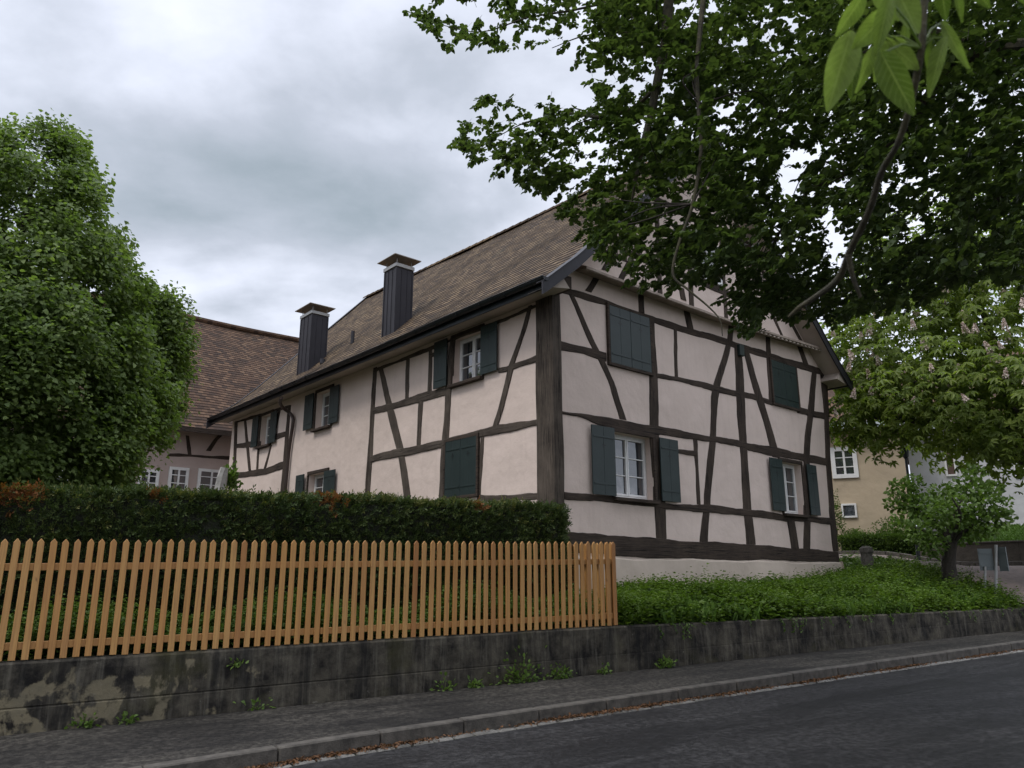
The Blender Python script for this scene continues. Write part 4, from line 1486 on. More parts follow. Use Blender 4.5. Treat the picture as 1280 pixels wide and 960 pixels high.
for (xa, xb, ya, yb) in ((430, 580, 150, 305), (650, 795, 135, 318), (862, 1060, 148, 330), (150, 290, 170, 310), (-160, -20, 160, 320), (-560, -420, 150, 320)):
    (a0, zt), (a1, _) = barn_u(*c7(xa, ya)), barn_u(*c7(xb, ya))
    zb = barn_u(*c7(xa, yb))[1]
    A = (g_[0], g_[1], 0); B_ = (l_[0], l_[1], 0)
    b = MB()
    def bx(x0, x1, z0, z1, o=.03):
        b.box(HV((x0 + x1) / 2, BL - o, (z0 + z1) / 2), A, B_, up3, abs(x1 - x0) / 2, .03, abs(z1 - z0) / 2)
    fw = .10
    bx(a0, a0 + fw, zb, zt); bx(a1 - fw, a1, zb, zt); bx(a0 + fw, a1 - fw, zt - fw, zt); bx(a0 + fw, a1 - fw, zb, zb + fw); bx((a0 + a1) / 2 - .03, (a0 + a1) / 2 + .03, zb + fw, zt - fw, .025)
    for f in (.36, .68):
        z = zb + (zt - zb) * f
        bx(a0 + fw, a1 - fw, z - .015, z + .015, .02)
    wn = b.build('window', M['white'], barn)
    b = MB(); b.box(HV((a0 + a1) / 2, BL - .012, (zt + zb) / 2), A, B_, up3, (a1 - a0) / 2 - .03, .006, (zt - zb) / 2 - .03)
    b.build('pane', M['glass'], wn)

# ------------------------------------------------------------------ buildings on the right
def back_building(name, label, xl, xr, D, az, ytop, ybase, wallm, wins, roofc, eave_x0, eave_x1, depth=9, plinth=None, cat='house'):
    th = R(az)
    a = np.array([math.cos(th), -math.sin(th)]); inn = np.array([math.sin(th), math.cos(th)])
    P0 = inn * D
    def F2(x, y):
        P = hit(x, y, P0, inn); return float((P[:2] - P0) @ a), float(P[2])
    def W(u, d, z):
        p = P0 + a * u + inn * d; return np.array([p[0], p[1], z])
    u0 = F2(xl, 600)[0]; u1 = F2(xr, 600)[0]; zt = F2((xl + xr) / 2 if xr < 1300 else 1160, ytop)[1]
    t = thing(name, W((u0 + u1) / 2, 0, 1.4), label, cat)
    b = MB()
    V = [W(u0, 0, -.5), W(u1, 0, -.5), W(u1, depth, -.5), W(u0, depth, -.5)]
    V += [p + np.array([0, 0, zt + .5]) for p in V]
    b.add(V, [(0, 1, 5, 4), (1, 2, 6, 5), (2, 3, 7, 6), (3, 0, 4, 7)])
    b.build('wall', wallm, t)
    if plinth:
        zz_ = F2(1200, plinth)[1]
        b = MB(); A3 = np.array([a[0], a[1], 0]); I3 = np.array([inn[0], inn[1], 0])
        b.box(W((u0 + u1) / 2, -.01, (zz_ - .5) / 2), A3, I3, up3, (u1 - u0) / 2 + .02, .04, (zz_ + .5) / 2)
        b.build('plinth', M['plinth'], t)
    A3 = np.array([a[0], a[1], 0]); I3 = np.array([inn[0], inn[1], 0])
    b = MB()
    e = .5
    rz = zt + depth * .38
    V = [W(u0 - e, -e, zt - .1), W(u1 + e, -e, zt - .1), W(u1 + e, depth / 2, rz), W(u0 - e, depth / 2, rz), W(u1 + e, depth + e, zt - .1), W(u0 - e, depth + e, zt - .1)]
    V2 = [p + np.array([0, 0, .18]) for p in V]
    UVq = [(0, 0), (u1 - u0, 0), (u1 - u0, 5), (0, 5), (u1 - u0, 0), (0, 0)]
    b.add(V + V2, [(0, 1, 2, 3), (3, 2, 4, 5), (6, 7, 8, 9), (9, 8, 10, 11), (0, 1, 7, 6), (4, 5, 11, 10), (0, 6, 9, 3), (3, 9, 11, 5), (1, 7, 8, 2), (2, 8, 10, 4)], UVq + UVq)
    b.build('roof', M['barn_tiles'], t)
    b = MB()
    b.add([W(u1, 0, zt - .05), W(u1, depth, zt - .05), W(u1, depth / 2, rz)], [(0, 1, 2)]); b.add([W(u0, 0, zt - .05), W(u0, depth, zt - .05), W(u0, depth / 2, rz)], [(0, 1, 2)])
    b.build('gable', wallm, t)
    b = MB(); b.box(W((u0 + u1) / 2, -e - .02, zt - .02), A3, I3, up3, (u1 - u0) / 2 + e, .02, .13); b.build('fascia', M['fascia'], t)
    for kind, x0, x1, y0, y1 in wins:
        (a0, zt_), (a1, zb_) = F2(x0, y0), F2(x1, y1)
        b = MB()
        fwx = .16 if kind == 'white' else .07
        for (p, q, r_, s_) in ((a0, a0 + fwx, zb_, zt_), (a1 - fwx, a1, zb_, zt_), (a0 + fwx, a1 - fwx, zt_ - fwx, zt_), (a0 + fwx, a1 - fwx, zb_, zb_ + fwx)):
            b.box(W((p + q) / 2, -.03, (r_ + s_) / 2), A3, I3, up3, (q - p) / 2, .04, (s_ - r_) / 2, .005)
        if kind == 'white':
            m_ = (a0 + a1) / 2
            b.box(W(m_, -.02, (zb_ + zt_) / 2), A3, I3, up3, .04, .03, (zt_ - zb_) / 2 - fwx)
            for f in (.36, .66):
                b.box(W(m_, -.012, zb_ + (zt_ - zb_) * f), A3, I3, up3, (a1 - a0) / 2 - fwx, .015, .018)
        wn = b.build('window', M['white'], t)
        b = MB(); b.box(W((a0 + a1) / 2, -.004, (zb_ + zt_) / 2), A3, I3, up3, (a1 - a0) / 2 - fwx + .01, .008, (zt_ - zb_) / 2 - fwx + .01)
        b.build('pane' if kind != 'brown' else 'roller_shutter', M['glass'] if kind != 'brown' else M['brown_shutter'], wn)
    return W, F2


back_building('beige_house', 'beige rendered house with a white framed window across the side street', 1004, 1137, 33, 24, 533, 665, M['beige'],
              [('white', 1037, 1074, 560, 597), ('plain', 1051, 1072, 630, 647)], None, 0, 0, 9)
back_building('white_house', 'off-white rendered house with a brown shuttered window behind the small tree', 1139, 1420, 34.5, 30, 535, 668, M['offwhite'],
              [('brown', 1178, 1197, 560, 595), ('white', 1262, 1284, 552, 596)], None, 0, 0, 10, plinth=661)

# ------------------------------------------------------------------ side street, kerb, low wall and its hedge
def draped(name, poly_a, poly_b, dz, m, nn=8, kind='structure'):
    """sheet between two polylines (lists of xy points), draped on the garden ground"""
    A_ = smooth_path([np.array(p[:2]) for p in poly_a], 6); B_ = smooth_path([np.array(p[:2]) for p in poly_b], 6)
    V = []
    for p, q in zip(A_, B_):
        for t in np.linspace(0, 1, nn):
            c = p + (q - p) * t
            V.append((c[0], c[1], gz(c) + dz))
    b = MB(); b.add(V, [(i * nn + j, (i + 1) * nn + j, (i + 1) * nn + j + 1, i * nn + j + 1) for i in range(len(A_) - 1) for j in range(nn - 1)])
    o = b.build(name, m)
    tag(o, kind=kind)


far = [pt(900, 690, 33), pt(1048, 695, 31), pt(1165, 702, 29.5), pt(1280, 709, 28), pt(1420, 715, 27)]
near = [pt(900, 700, 26.5), pt(1048, 703, 25.8), pt(1165, 720, 23.5), pt(1272, 742, 20.4), pt(1420, 770, 17.8)]
M['cobble'] = simple('reddish_paving', (0.185, 0.135, 0.115), (0.085, 0.072, 0.065), 7, 0.85, 0.9, 16, 0.03)
draped('side_street', near, far, 0.05, M['cobble'], 12)
fs = smooth_path([np.array(p[:2]) for p in far], 6)
b = MB()
for i in range(len(fs) - 1):
    p, q = fs[i], fs[i + 1]
    P = np.array([p[0], p[1], gz(p) + .10]); Q = np.array([q[0], q[1], gz(q) + .10])
    ax = Q - P; L = np.linalg.norm(ax); ax /= L
    ay = np.array([-ax[1], ax[0], 0]); ay /= np.linalg.norm(ay)
    b.box((P + Q) / 2, ax, ay, np.cross(ax, ay), L / 2 - .01, .09, .08, .01)
o = b.build('side_kerb', M['granite']); tag(o, kind='structure')
# low garden wall across the side street on the right
wl = [pt(1150, 702, 30.5), pt(1280, 708, 29), pt(1430, 714, 28)]
b = MB()
for i in range(2):
    P, Q = np.array(wl[i]), np.array(wl[i + 1])
    ax = Q - P; ax[2] = 0; L = np.linalg.norm(ax); ax /= L
    ay = np.array([-ax[1], ax[0], 0])
    zt = 1.02
    b.box(np.array([*(P + Q)[:2] / 2, zt - .7]), ax, ay, up3, L / 2, .12, .7, .01)
    b.box(np.array([*(P + Q)[:2] / 2, zt + .03]), ax, ay, up3, L / 2, .15, .03, .01)
o = b.build('garden_wall', simple('brown_stone_wall', (0.085, 0.07, 0.055), (0.05, 0.042, 0.034), 3, 0.9, 0.7, 9, 0.03), loc=wl[1])
tag(o, 'low brown garden wall across the side street, in front of the white house', 'wall')


def bush(name, label, cat, c, rad, n, shape, size, m, core=None, squash=1.0, group=None, flat_top=False):
    """leafy shrub: leaves spread in a lumpy shell plus stems"""
    c = np.array(c, float)
    t = thing(name, c, label, cat, group)
    b = MB()
    for k in range(7):
        d = rdir(1, 1.2)[0] * rad * .8
        b.tube([c, c + np.array([d[0] * .4, d[1] * .4, abs(d[2]) * .6]), c + np.array([d[0], d[1], abs(d[2])])], [.015, .006], 5)
    b.build('stems', M['twig'], t)
    K = 26
    cc = rdir(K) * np.array(rad) * rng.uniform(.35, .78, (K, 1)); cc[:, 2] = np.abs(cc[:, 2]) + rad[2] * .12
    idx = rng.integers(0, K, n)
    P = c + cc[idx] + rdir(n) * np.array(rad) * (.38 * rng.random((n, 1)) ** .4)
    D = (P - c) / np.array(rad) + rdir(n) * .7 + np.array([0, 0, .1])
    leaves('foliage', P, D, rdir(n, 1.2), size * rng.uniform(.7, 1.2, n), shape, m, t)
    return t


# hedge strip between the side street and the beige house
hb = [pt(1052, 690, 32), pt(1165, 694, 31.5)]
def box_hedge(name, label, A_, B_, hgt, wid, n, size, m, z0=None):
    A_ = np.array(A_, float); B_ = np.array(B_, float)
    ax = B_ - A_; ax[2] = 0; L = np.linalg.norm(ax); ax /= L
    ay = np.array([-ax[1], ax[0], 0])
    za = z0 if z0 is not None else gz(A_)
    t = thing(name, (*(A_[:2] + B_[:2]) / 2, za), label, 'hedge')
    b = MB()
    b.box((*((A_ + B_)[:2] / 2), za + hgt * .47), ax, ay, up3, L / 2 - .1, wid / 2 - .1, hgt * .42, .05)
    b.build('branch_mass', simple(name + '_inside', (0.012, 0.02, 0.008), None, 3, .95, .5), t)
    s = rng.random(n); w_ = rng.uniform(-.5, .5, n); h_ = rng.uniform(0, 1, n) ** .7
    k = rng.random(n)
    w_ = np.where(k < .45, -.5, np.where(k < .6, .5, w_)); h_ = np.where(k >= .6, 1, h_)
    P = A_ + (B_ - A_) * s[:, None]
    P[:, 2] = za
    P = P + ay * (w_ * wid)[:, None]
    P[:, 2] += h_ * hgt
    P += rng.normal(0, .05, (n, 3))
    D = ay * (w_ * 2)[:, None] + np.array([0, 0, 1]) * ((h_ - .5) * 1.2)[:, None] + rdir(n) * .8
    leaves('foliage', P, D, rdir(n, 1), size * rng.uniform(.7, 1.2, n), 'oval', m, t)


box_hedge('clipped_hedge', 'clipped green hedge across the side street below the beige house', hb[0], hb[1], .95, 1.2, 9000, .07, M['leaf_under'], z0=.45)
def hz(x, y, D):
    return pt(x, y, D)
bush('round_shrub', 'small bright green rounded shrub below the beige house', 'shrub', pt(1067, 672, 32.4) - [0, 0, .2], (.8, .6, .5), 1500, 'oval', .06, M['leaf_small'])
bush('tall_shrub', 'loose dull green shrub against the beige house wall beside the hedge', 'shrub', pt(1118, 676, 32.2) - [0, 0, .3], (1.2, .7, 1.0), 2600, 'oval', .07, M['leaf_under'])
bush('climbing_rose', 'sparse climbing shrub at the left edge of the beige house wall', 'shrub', pt(1046, 664, 31.8) - [0, 0, .3], (.35, .35, 1.8), 700, 'oval', .07, M['leaf_under'])
# lawn strip in front of the white house
def lawn():
    n = 9000
    s = rng.random(n); d = rng.uniform(0, 3.4, n)
    A_, B_ = pt(1150, 672, 30.8), pt(1400, 680, 28.6)
    ax = B_ - A_; ax[2] = 0; ax /= np.linalg.norm(ax); ay = np.array([-ax[1], ax[0], 0])
    P = A_ + (B_ - A_) * s[:, None] + ay * d[:, None]
    P[:, 2] = 1.0 + .22 * d
    b = MB()
    C_ = [A_ * [1, 1, 0] + [0, 0, .98], B_ * [1, 1, 0] + [0, 0, .98], B_ * [1, 1, 0] + ay * 3.6 + [0, 0, 1.75], A_ * [1, 1, 0] + ay * 3.6 + [0, 0, 1.75]]
    b.add(C_ + [c - [0, 0, 1.2] for c in C_], [(0, 1, 2, 3), (0, 1, 5, 4), (1, 2, 6, 5), (2, 3, 7, 6), (3, 0, 4, 7)])
    o = b.build('raised_lawn', simple('lawn_soil', (0.07, 0.12, 0.03), (0.05, 0.09, 0.025), 3, .9, .5)); tag(o, kind='structure')
    o = leaves('grass', P, rdir(n, 1.6), rdir(n), rng.uniform(.05, .13, n), 'lance', M['lawn'], loc=A_)
    tag(o, 'short green grass of the raised lawn in front of the white house', 'grass', kind='stuff')


lawn()

# street lamp, stone bollard, sign, whitewashed pillar
p = pt(1148, 696, 28.6); zt = float(hit(1138, 560, p[:2] @ (p[:2] / np.linalg.norm(p[:2])) * (p[:2] / np.linalg.norm(p[:2])), p[:2] / np.linalg.norm(p[:2]))[2])
p = np.array([p[0], p[1], gz(p)])
lamp = thing('street_lamp', p, 'slim dark street lamp post in front of the white house', 'street lamp')
b = MB(); b.tube([p, p + [0, 0, .6], p + [0, 0, zt - p[2] - .35]], [.07, .05, .042], 10); b.build('pole', M['gutter'], lamp)
b = MB(); q = p + [0, 0, zt - p[2] - .35]
b.tube([q, q + [0, 0, .05], q + [0, 0, .06], q + [0, 0, .30], q + [0, 0, .36]], [.05, .08, .10, .13, .02], 10); b.build('lantern', M['gutter'], lamp)
b = MB(); b.tube([q + [0, 0, .36], q + [0, 0, .44]], [.17, .03], 12); b.build('cap', M['slate_metal'], lamp)

p = pt(1085, 709, 22); p[2] = gz(p) - .05
b = MB()
pr = [(0, .17), (.15, .165), (.42, .15), (.55, .14), (.60, .165), (.70, .155), (.75, .06)]
for i in range(len(pr) - 1):
    pass
b.tube([p + [0.01 * math.sin(i * 2), 0, h_] for i, (h_, r_) in enumerate(pr)], [r_ for h_, r_ in pr], 10)
o = b.build('stone_bollard', M['dead_stone'], loc=p)
tag(o, 'short dark weathered stone post in the greenery beside the house corner', 'bollard')

# road sign seen from behind: two panels on two posts
sp = pt(1241, 736, 20.3); sp[2] = gz(sp)
sign = thing('road_sign', sp, 'pair of grey road sign panels on two steel posts seen from behind', 'road sign')
inn = sp[:2] / np.linalg.norm(sp[:2]); I3 = np.array([inn[0], inn[1], 0]); A3 = np.array([inn[1], -inn[0], 0])
def sgn_pt(x, y, d=0):
    return hit(x, y, sp[:2] + inn * d, inn)
for (x, y0, y1, r_) in ((1231.5, 708, 752, .024), (1245, 681, 752, .03)):
    b = MB(); b.tube([sgn_pt(x, y1), sgn_pt(x, y0)], r_, 10); b.build('post', M['steel'], sign)
for (x0, x1, y0, y1, d, yaw) in ((1222, 1243, 686, 713, .05, .25), (1246.5, 1261, 684, 714, .06, -.55)):
    P0 = sgn_pt(x0, y0, d); P1 = sgn_pt(x1, y1, d)
    w2 = np.linalg.norm((P1 - P0)[:2]) / 2 / math.cos(yaw); h2 = abs(P1[2] - P0[2]) / 2
    cN = (P0 + P1) / 2
    ax = A3 * math.cos(yaw) + I3 * math.sin(yaw); ay = np.array([-ax[1], ax[0], 0])
    b = MB()
    b.box(cN, ax, ay, up3, w2, .006, h2, .003)
    for zz_ in (-h2 * .6, h2 * .6):
        b.box(cN + [0, 0, zz_] - ay * .016, ax, ay, up3, w2 * .9, .009, .018)
    for e in (-1, 1):
        b.box(cN + ax * e * (w2 + .001) , ax, ay, up3, .006, .014, h2 + .004)
    b.build('panel', M['sign_back'], sign)

p = pt(271, 640, 22.5); zt = 3.35
pp = np.array([p[0], p[1], gz(p)])
P1 = hit(270, 592, p[:2] @ (p[:2] / np.linalg.norm(p[:2])) * (p[:2] / np.linalg.norm(p[:2])), p[:2] / np.linalg.norm(p[:2]))
b = MB()
hh = P1[2] - pp[2]
b.tube([pp, pp + [0, 0, hh * .5], pp + [.02, 0, hh * .8], pp + [.06, 0, hh * .97], pp + [.1, 0, hh * 1.06]], [.17, .15, .17, .14, .11], 7)
o = b.build('stone_pillar', M['whitewash'], loc=pp)
tag(o, 'pale weathered pillar rising behind the hedge near the left end of the house', 'pillar')

# ------------------------------------------------------------------ yew hedge behind the fence
def yew_hedge():
    s0, s1 = -12.0, -0.22
    n0, n1 = 0.95, 1.85
    t = thing('yew_hedge', SN(-6, 1.4, -.8), 'long dark clipped yew hedge behind the picket fence', 'hedge')
    top = lambda s: np.interp(s, [-12, -7.7, -6.1, -3.9, -.26], [.93, .955, 1.0, 1.055, 1.08])
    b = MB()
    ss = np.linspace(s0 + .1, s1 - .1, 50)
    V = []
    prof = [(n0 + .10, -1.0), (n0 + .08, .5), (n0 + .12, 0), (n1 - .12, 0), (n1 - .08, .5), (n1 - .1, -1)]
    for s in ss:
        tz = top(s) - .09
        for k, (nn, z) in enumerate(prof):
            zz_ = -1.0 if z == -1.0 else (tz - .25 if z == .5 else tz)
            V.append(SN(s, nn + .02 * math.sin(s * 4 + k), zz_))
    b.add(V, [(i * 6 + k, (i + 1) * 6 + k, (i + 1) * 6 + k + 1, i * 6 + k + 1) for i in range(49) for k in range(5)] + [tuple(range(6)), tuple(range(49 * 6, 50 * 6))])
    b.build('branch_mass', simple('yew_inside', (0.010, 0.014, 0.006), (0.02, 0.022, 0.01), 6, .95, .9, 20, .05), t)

    def bulge(s, z):
        return .05 * np.sin(s * 2.3 + z * 3) + .035 * np.sin(s * 6.1 - z * 4) + .02 * np.sin(s * 13 + z * 9)
    # front, top, right end sprays
    def spray(n, mode, m, name, sel=None, tip=False, label=None):
        s = rng.uniform(s0, s1, n)
        if mode == 'front':
            z = rng.uniform(-.95, 1.06, n); z = np.minimum(z, top(s) + .0)
            nn = n0 + bulge(s, z) * .7 + np.where(z > top(s) - .12, .06, 0)
            base = np.stack([FO[0] + s * u_[0] + nn * n_[0], FO[1] + s * u_[1] + nn * n_[1], z], 1)
            out = np.array([-n_[0], -n_[1], .35])
        elif mode == 'top':
            nn = rng.uniform(n0 + .02, n1, n)
            z = top(s) + bulge(s, nn) * .45 - .02
            base = np.stack([FO[0] + s * u_[0] + nn * n_[0], FO[1] + s * u_[1] + nn * n_[1], z], 1)
            out = np.array([-n_[0] * .2, -n_[1] * .2, 1.0])
        else:
            nn = rng.uniform(n0, n1, n); z = rng.uniform(-.95, 1.04, n)
            s = s1 + bulge(nn, z) * .5
            base = np.stack([FO[0] + s * u_[0] + nn * n_[0], FO[1] + s * u_[1] + nn * n_[1], z], 1)
            out = np.array([u_[0], u_[1], .3])
        if sel is not None:
            k = sel(s, z); base = base[k]; s = s[k]; z = z[k]; n = len(base)
        # each spray: needles along a short twig
        q = 7
        tw = out + rdir(n) * .75
        tw /= np.linalg.norm(tw, axis=1, keepdims=True)
        L = rng.uniform(.06, .13, n) * (1.15 if tip else 1)
        P = []; D = []; Nn = []
        side = np.cross(tw, rdir(n)); side /= np.linalg.norm(side, axis=1, keepdims=True)
        for i in range(q):
            f = i / (q - 1)
            P.append(base - out * .06 + tw * (L * f)[:, None]); D.append(tw * .8 + side * (1 if i % 2 else -1) * (1 - .6 * f) + rdir(n) * .12); Nn.append(np.cross(tw, side))
        P = np.concatenate(P); D = np.concatenate(D); Nn = np.concatenate(Nn)
        return leaves(name, P, D, Nn, rng.uniform(.034, .056, len(P)), 'lance', m, t, fold=.1, droop=.1, label=label)
    dead = [(-7.55, .90, .28), (-6.15, .93, .10), (-3.95, .99, .17), (-1.75, 1.02, .12), (-7.9, .6, .13)]
    def isdead(s, z):
        k = np.zeros(len(s), bool)
        for a, c, r_ in dead:
            k |= ((s - a) ** 2 + ((z - c) * 1.4) ** 2) < (r_ * (0.8 + .4 * np.sin(s * 30 + z * 23))) ** 2
        return k
    alive = lambda s, z: ~(isdead(s, z) & (rng.random(len(s)) < .9))
    spray(17000, 'front', M['leaf_yew'], 'foliage', alive)
    spray(7000, 'top', M['leaf_yew'], 'foliage', alive)
    spray(3500, 'end', M['leaf_yew'], 'foliage')
    spray(3600, 'top', M['yew_tip'], 'lit_sprays', lambda s, z: (np.sin(s * 2.1) + np.sin(s * 5.3 + 1)) > -.6, True)  # paler sprays paint the lit top of the hedge
    spray(1500, 'front', M['yew_tip'], 'lit_sprays', lambda s, z: z > .55 + .3 * np.sin(s * 3), True)  # same painted light carried onto the upper front
    spray(17000, 'front', M['yew_dead'], 'dead_twigs', isdead, label='rust brown dead patches of the hedge')
    spray(7000, 'top', M['yew_dead'], 'dead_twigs', isdead, label='rust brown dead patches on the hedge top')


yew_hedge()


# ------------------------------------------------------------------ low plants
def plants(name, label, pos, hgt, m, size, per=9, shape='oval', kindstuff=True, cat='ground cover', spread=.08, stems=True):
    """herb plants: upright stems with opposite leaves; pos (N,3) base points, hgt (N,)"""
    N = len(pos)
    lean = rdir(N) * .35; lean[:, 2] = 1
    lean /= np.linalg.norm(lean, axis=1, keepdims=True)
    P = []; D = []; Nn = []; Sz = []
    for i in range(per):
        f = (i + .6) / per
        th = rng.uniform(0, 6.28, N)
        out = np.stack([np.cos(th), np.sin(th), rng.uniform(-.1, .6, N)], 1)
        P.append(pos + lean * (hgt * f)[:, None] + out * spread * .15)
        D.append(out)
        Nn.append(np.array([0, 0, 1]) + out * .2 + rdir(N) * .35)
        Sz.append(size * rng.uniform(.45, 1.4, N) * (1.1 - .45 * f))
    return np.concatenate(P), np.concatenate(D), np.concatenate(Nn), np.concatenate(Sz)


def scatter_poly(n, s0, s1, n0f, n1f):
    s = rng.uniform(s0, s1, n)
    a = np.array([n0f(x) for x in s]); b_ = np.array([n1f(x) for x in s])
    nn = a + (b_ - a) * rng.random(n)
    X = FO[0] + s * u_[0] + nn * n_[0]; Y = FO[1] + s * u_[1] + nn * n_[1]
    return np.stack([X, Y, garden_z(X, Y)], 1), s, nn


def in_house(X, Y):
    v = (X - HC[0]) * g_[0] + (Y - HC[1]) * g_[1]; l = (X - HC[0]) * l_[0] + (Y - HC[1]) * l_[1]
    return (v > -.05) & (v < GW + .12) & (l > -.14)


def street_side(X, Y):
    """True where the side street lies"""
    fsn = np.array(smooth_path([np.array(p[:2]) for p in near], 6))
    az = np.arctan2(X, Y); azn = np.arctan2(fsn[:, 0], fsn[:, 1]); Dn = np.hypot(fsn[:, 0], fsn[:, 1])
    o = np.argsort(azn)
    return np.hypot(X, Y) > np.interp(az, azn[o], Dn[o]) - .1


pos, s, nn = scatter_poly(15000, -0.0, 16.5, lambda x: .05, lambda x: 2.35 + x * .55)
k = ~in_house(pos[:, 0], pos[:, 1]) & ~street_side(pos[:, 0], pos[:, 1]) & ~((s < .15) & (nn < 2))
pos = pos[k]; s = s[k]; nn = nn[k]
hg = .16 + .22 * (np.sin(s * 1.9 + nn * 2.1) * .5 + .5) * rng.uniform(.6, 1.2, len(pos)) + rng.uniform(0, .10, len(pos)) + .12 * (s < 3.2) * (nn > .5) * rng.random(len(pos))
hl_ = (pos[:, 0] - HC[0]) * l_[0] + (pos[:, 1] - HC[1]) * l_[1]
hg = hg * (.75 + .5 * np.sin(pos[:, 0] * 3.7 + np.sin(pos[:, 1] * 2.9) * 2) ** 2) * np.clip(.45 + .35 * np.abs(hl_ + .14), .45, 1.0) + rng.uniform(0, .12, len(pos)) * (rng.random(len(pos)) < .15)
P, D, Nn, Sz = plants('x', '', pos, hg, None, .082, 8)
o = leaves('ground_cover', P, D, Nn, Sz, 'oval', M['leaf_cover'], loc=SN(6, 2, -.5), fold=.2, droop=.25)
tag(o, 'dense bright green nettles and herbs covering the bank above the wall', 'ground cover', kind='stuff')
# tall stalks poking out
pos, s, nn = scatter_poly(520, .3, 12, lambda x: .4, lambda x: 2.1 + x * .35)
k = ~in_house(pos[:, 0], pos[:, 1]) & ~street_side(pos[:, 0], pos[:, 1]); pos = pos[k]
P, D, Nn, Sz = plants('x', '', pos, rng.uniform(.30, .46, len(pos)), None, .06, 14)
o = leaves('tall_nettles', P, D, Nn, Sz, 'oval', M['leaf_cover'], loc=SN(6, 2, -.5), fold=.2, droop=.3)
tag(o, 'taller nettle stalks standing out of the green bank in front of the gable', 'nettles', kind='stuff')
pos, s, nn = scatter_poly(2600, .1, 15, lambda x: .06, lambda x: 2.2 + x * .5)
k = ~in_house(pos[:, 0], pos[:, 1]) & ~street_side(pos[:, 0], pos[:, 1]) & (np.sin(pos[:, 0] * 2.1 + 1) + np.sin(pos[:, 1] * 2.7) > .1); pos = pos[k]
pos = np.repeat(pos, 7, 0) + rng.normal(0, .03, (len(pos) * 7, 3)) * [1, 1, 0]
o = leaves('grass_tufts', pos, rdir(len(pos)) * .45 + [0, 0, 1], rdir(len(pos)), rng.uniform(.14, .30, len(pos)), 'needle', M['lawn'], loc=SN(6, 2, -.5), fold=.1, droop=.25)
tag(o, 'loose tufts of long grass among the nettles on the bank', 'grass', kind='stuff')
pos, s, nn = scatter_poly(1500, .1, 14, lambda x: .04, lambda x: 1.6 + x * .4)
k = ~in_house(pos[:, 0], pos[:, 1]) & ~street_side(pos[:, 0], pos[:, 1]) & (np.sin(pos[:, 0] * 1.3 + 3) + np.sin(pos[:, 1] * 1.9 + 1) > .3); pos = pos[k]
P, D, Nn, Sz = plants('x', '', pos, rng.uniform(.15, .32, len(pos)), None, .15, 6)
o = leaves('broadleaf_herbs', P, D, Nn, Sz, 'round', M['leaf_under'], loc=SN(6, 2, -.5), fold=.15, droop=.3)
tag(o, 'patches of darker broad-leaved herbs in the green bank', 'herbs', kind='stuff')
# undergrowth behind the fence
pos, s, nn = scatter_poly(6500, -9.5, -.15, lambda x: .22, lambda x: .92)
hg = .22 + .30 * (np.sin(s * 2.7 + 1) * .5 + .5) * rng.uniform(.5, 1.2, len(pos)) + .14 * (nn > .5)
P, D, Nn, Sz = plants('x', '', pos, hg, None, .055, 9)
o = leaves('undergrowth', P, D, Nn, Sz, 'oval', M['leaf_under'], loc=SN(-5, .6, -.8), fold=.2, droop=.25)
tag(o, 'green undergrowth between the picket fence and the yew hedge', 'undergrowth', kind='stuff')
# trailing plants hanging over the wall edge on the right
P = []; D = []
for k in range(46):
    s = rng.uniform(.6, 13); L = rng.uniform(.05, .26)
    for i in range(int(L / .018)):
        P.append(SN(s + rng.normal(0, .02) + .3 * L * math.sin(i * .2), -.03 - rng.random() * .015, wall_top(s) - i * .018 + .02)); D.append([rng.normal(), rng.normal(), -1.2])
P = np.array(P)
o = leaves('trailing_ivy', P, np.array(D), np.tile([-n_[0], -n_[1], .4], (len(P), 1)) + rdir(len(P)) * .3, rng.uniform(.025, .05, len(P)), 'oval', M['leaf_under'], loc=SN(6, 0, -.8))
tag(o, 'small trailing shoots hanging over the top of the concrete wall', 'creeper', kind='stuff')

WEEDS = [(105, 912, .10, 45, 'flat weed with broad pale leaves at the foot of the wall, leftmost of all'), (160, 905, .09, 34, 'low leafy weed at the wall foot below the pale concrete patches'),
         (322, 884, .13, 30, 'thin weed with a long leaning stalk growing from the wall foot'), (298, 833, .07, 20, 'small tuft growing out of a crack high in the concrete wall'),
         (557, 857, .13, 36, 'small bright weed standing alone on the pavement edge'), (595, 853, .09, 40, 'low spreading weed between the lone bright weed and the big tuft'),
         (652, 842, .26, 190, 'largest leafy weed tuft at the wall foot below the fence'), (700, 838, .14, 90, 'medium weed tuft at the wall foot just right of the largest tuft'),
         (755, 831, .10, 40, 'sparse weed at the wall foot below the end of the fence'), (830, 818, .12, 120, 'wide low creeping weed at the wall foot right of the fence end')]
for (x, y, hgt, n, lab) in WEEDS:
    P0 = hit(x, y, FO - n_ * .06, n_)
    s = float((P0[:2] - FO) @ u_)
    if lab.startswith('small tuft growing out'):
        base = SN(s, -.01, P0[2])
    else:
        base = SN(s, -.05, walk_z(s) + .004)
    P = base + rng.normal(0, 1, (n, 3)) * [hgt * .9, hgt * .45, 0] * .8
    P = base + (u_[0] * rng.normal(0, hgt * .6, n))[:, None] * np.array([1, u_[1] / u_[0], 0]) - np.abs(rng.normal(0, .03, n))[:, None] * np.array([n_[0], n_[1], 0])
    P[:, 2] = base[2] + np.abs(rng.normal(0, .5, n)) * hgt
    D = P - base + rdir(n, .3) * .06
    t = thing('weed', base, lab, 'weed', 'weeds at the foot of the wall')
    b = MB()
    for i in range(min(8, n // 5)):
        q = P[rng.integers(0, n)]
        b.tube([base, (base + q) / 2 + [0, 0, .01], q], [.003, .0015], 4)
    b.build('stem', M['leaf_under'], t)
    leaves('foliage', P, D, rdir(n, 1.5), rng.uniform(.03, .06, n), 'oval', M['leaf_small'], t, fold=.15, droop=.2)

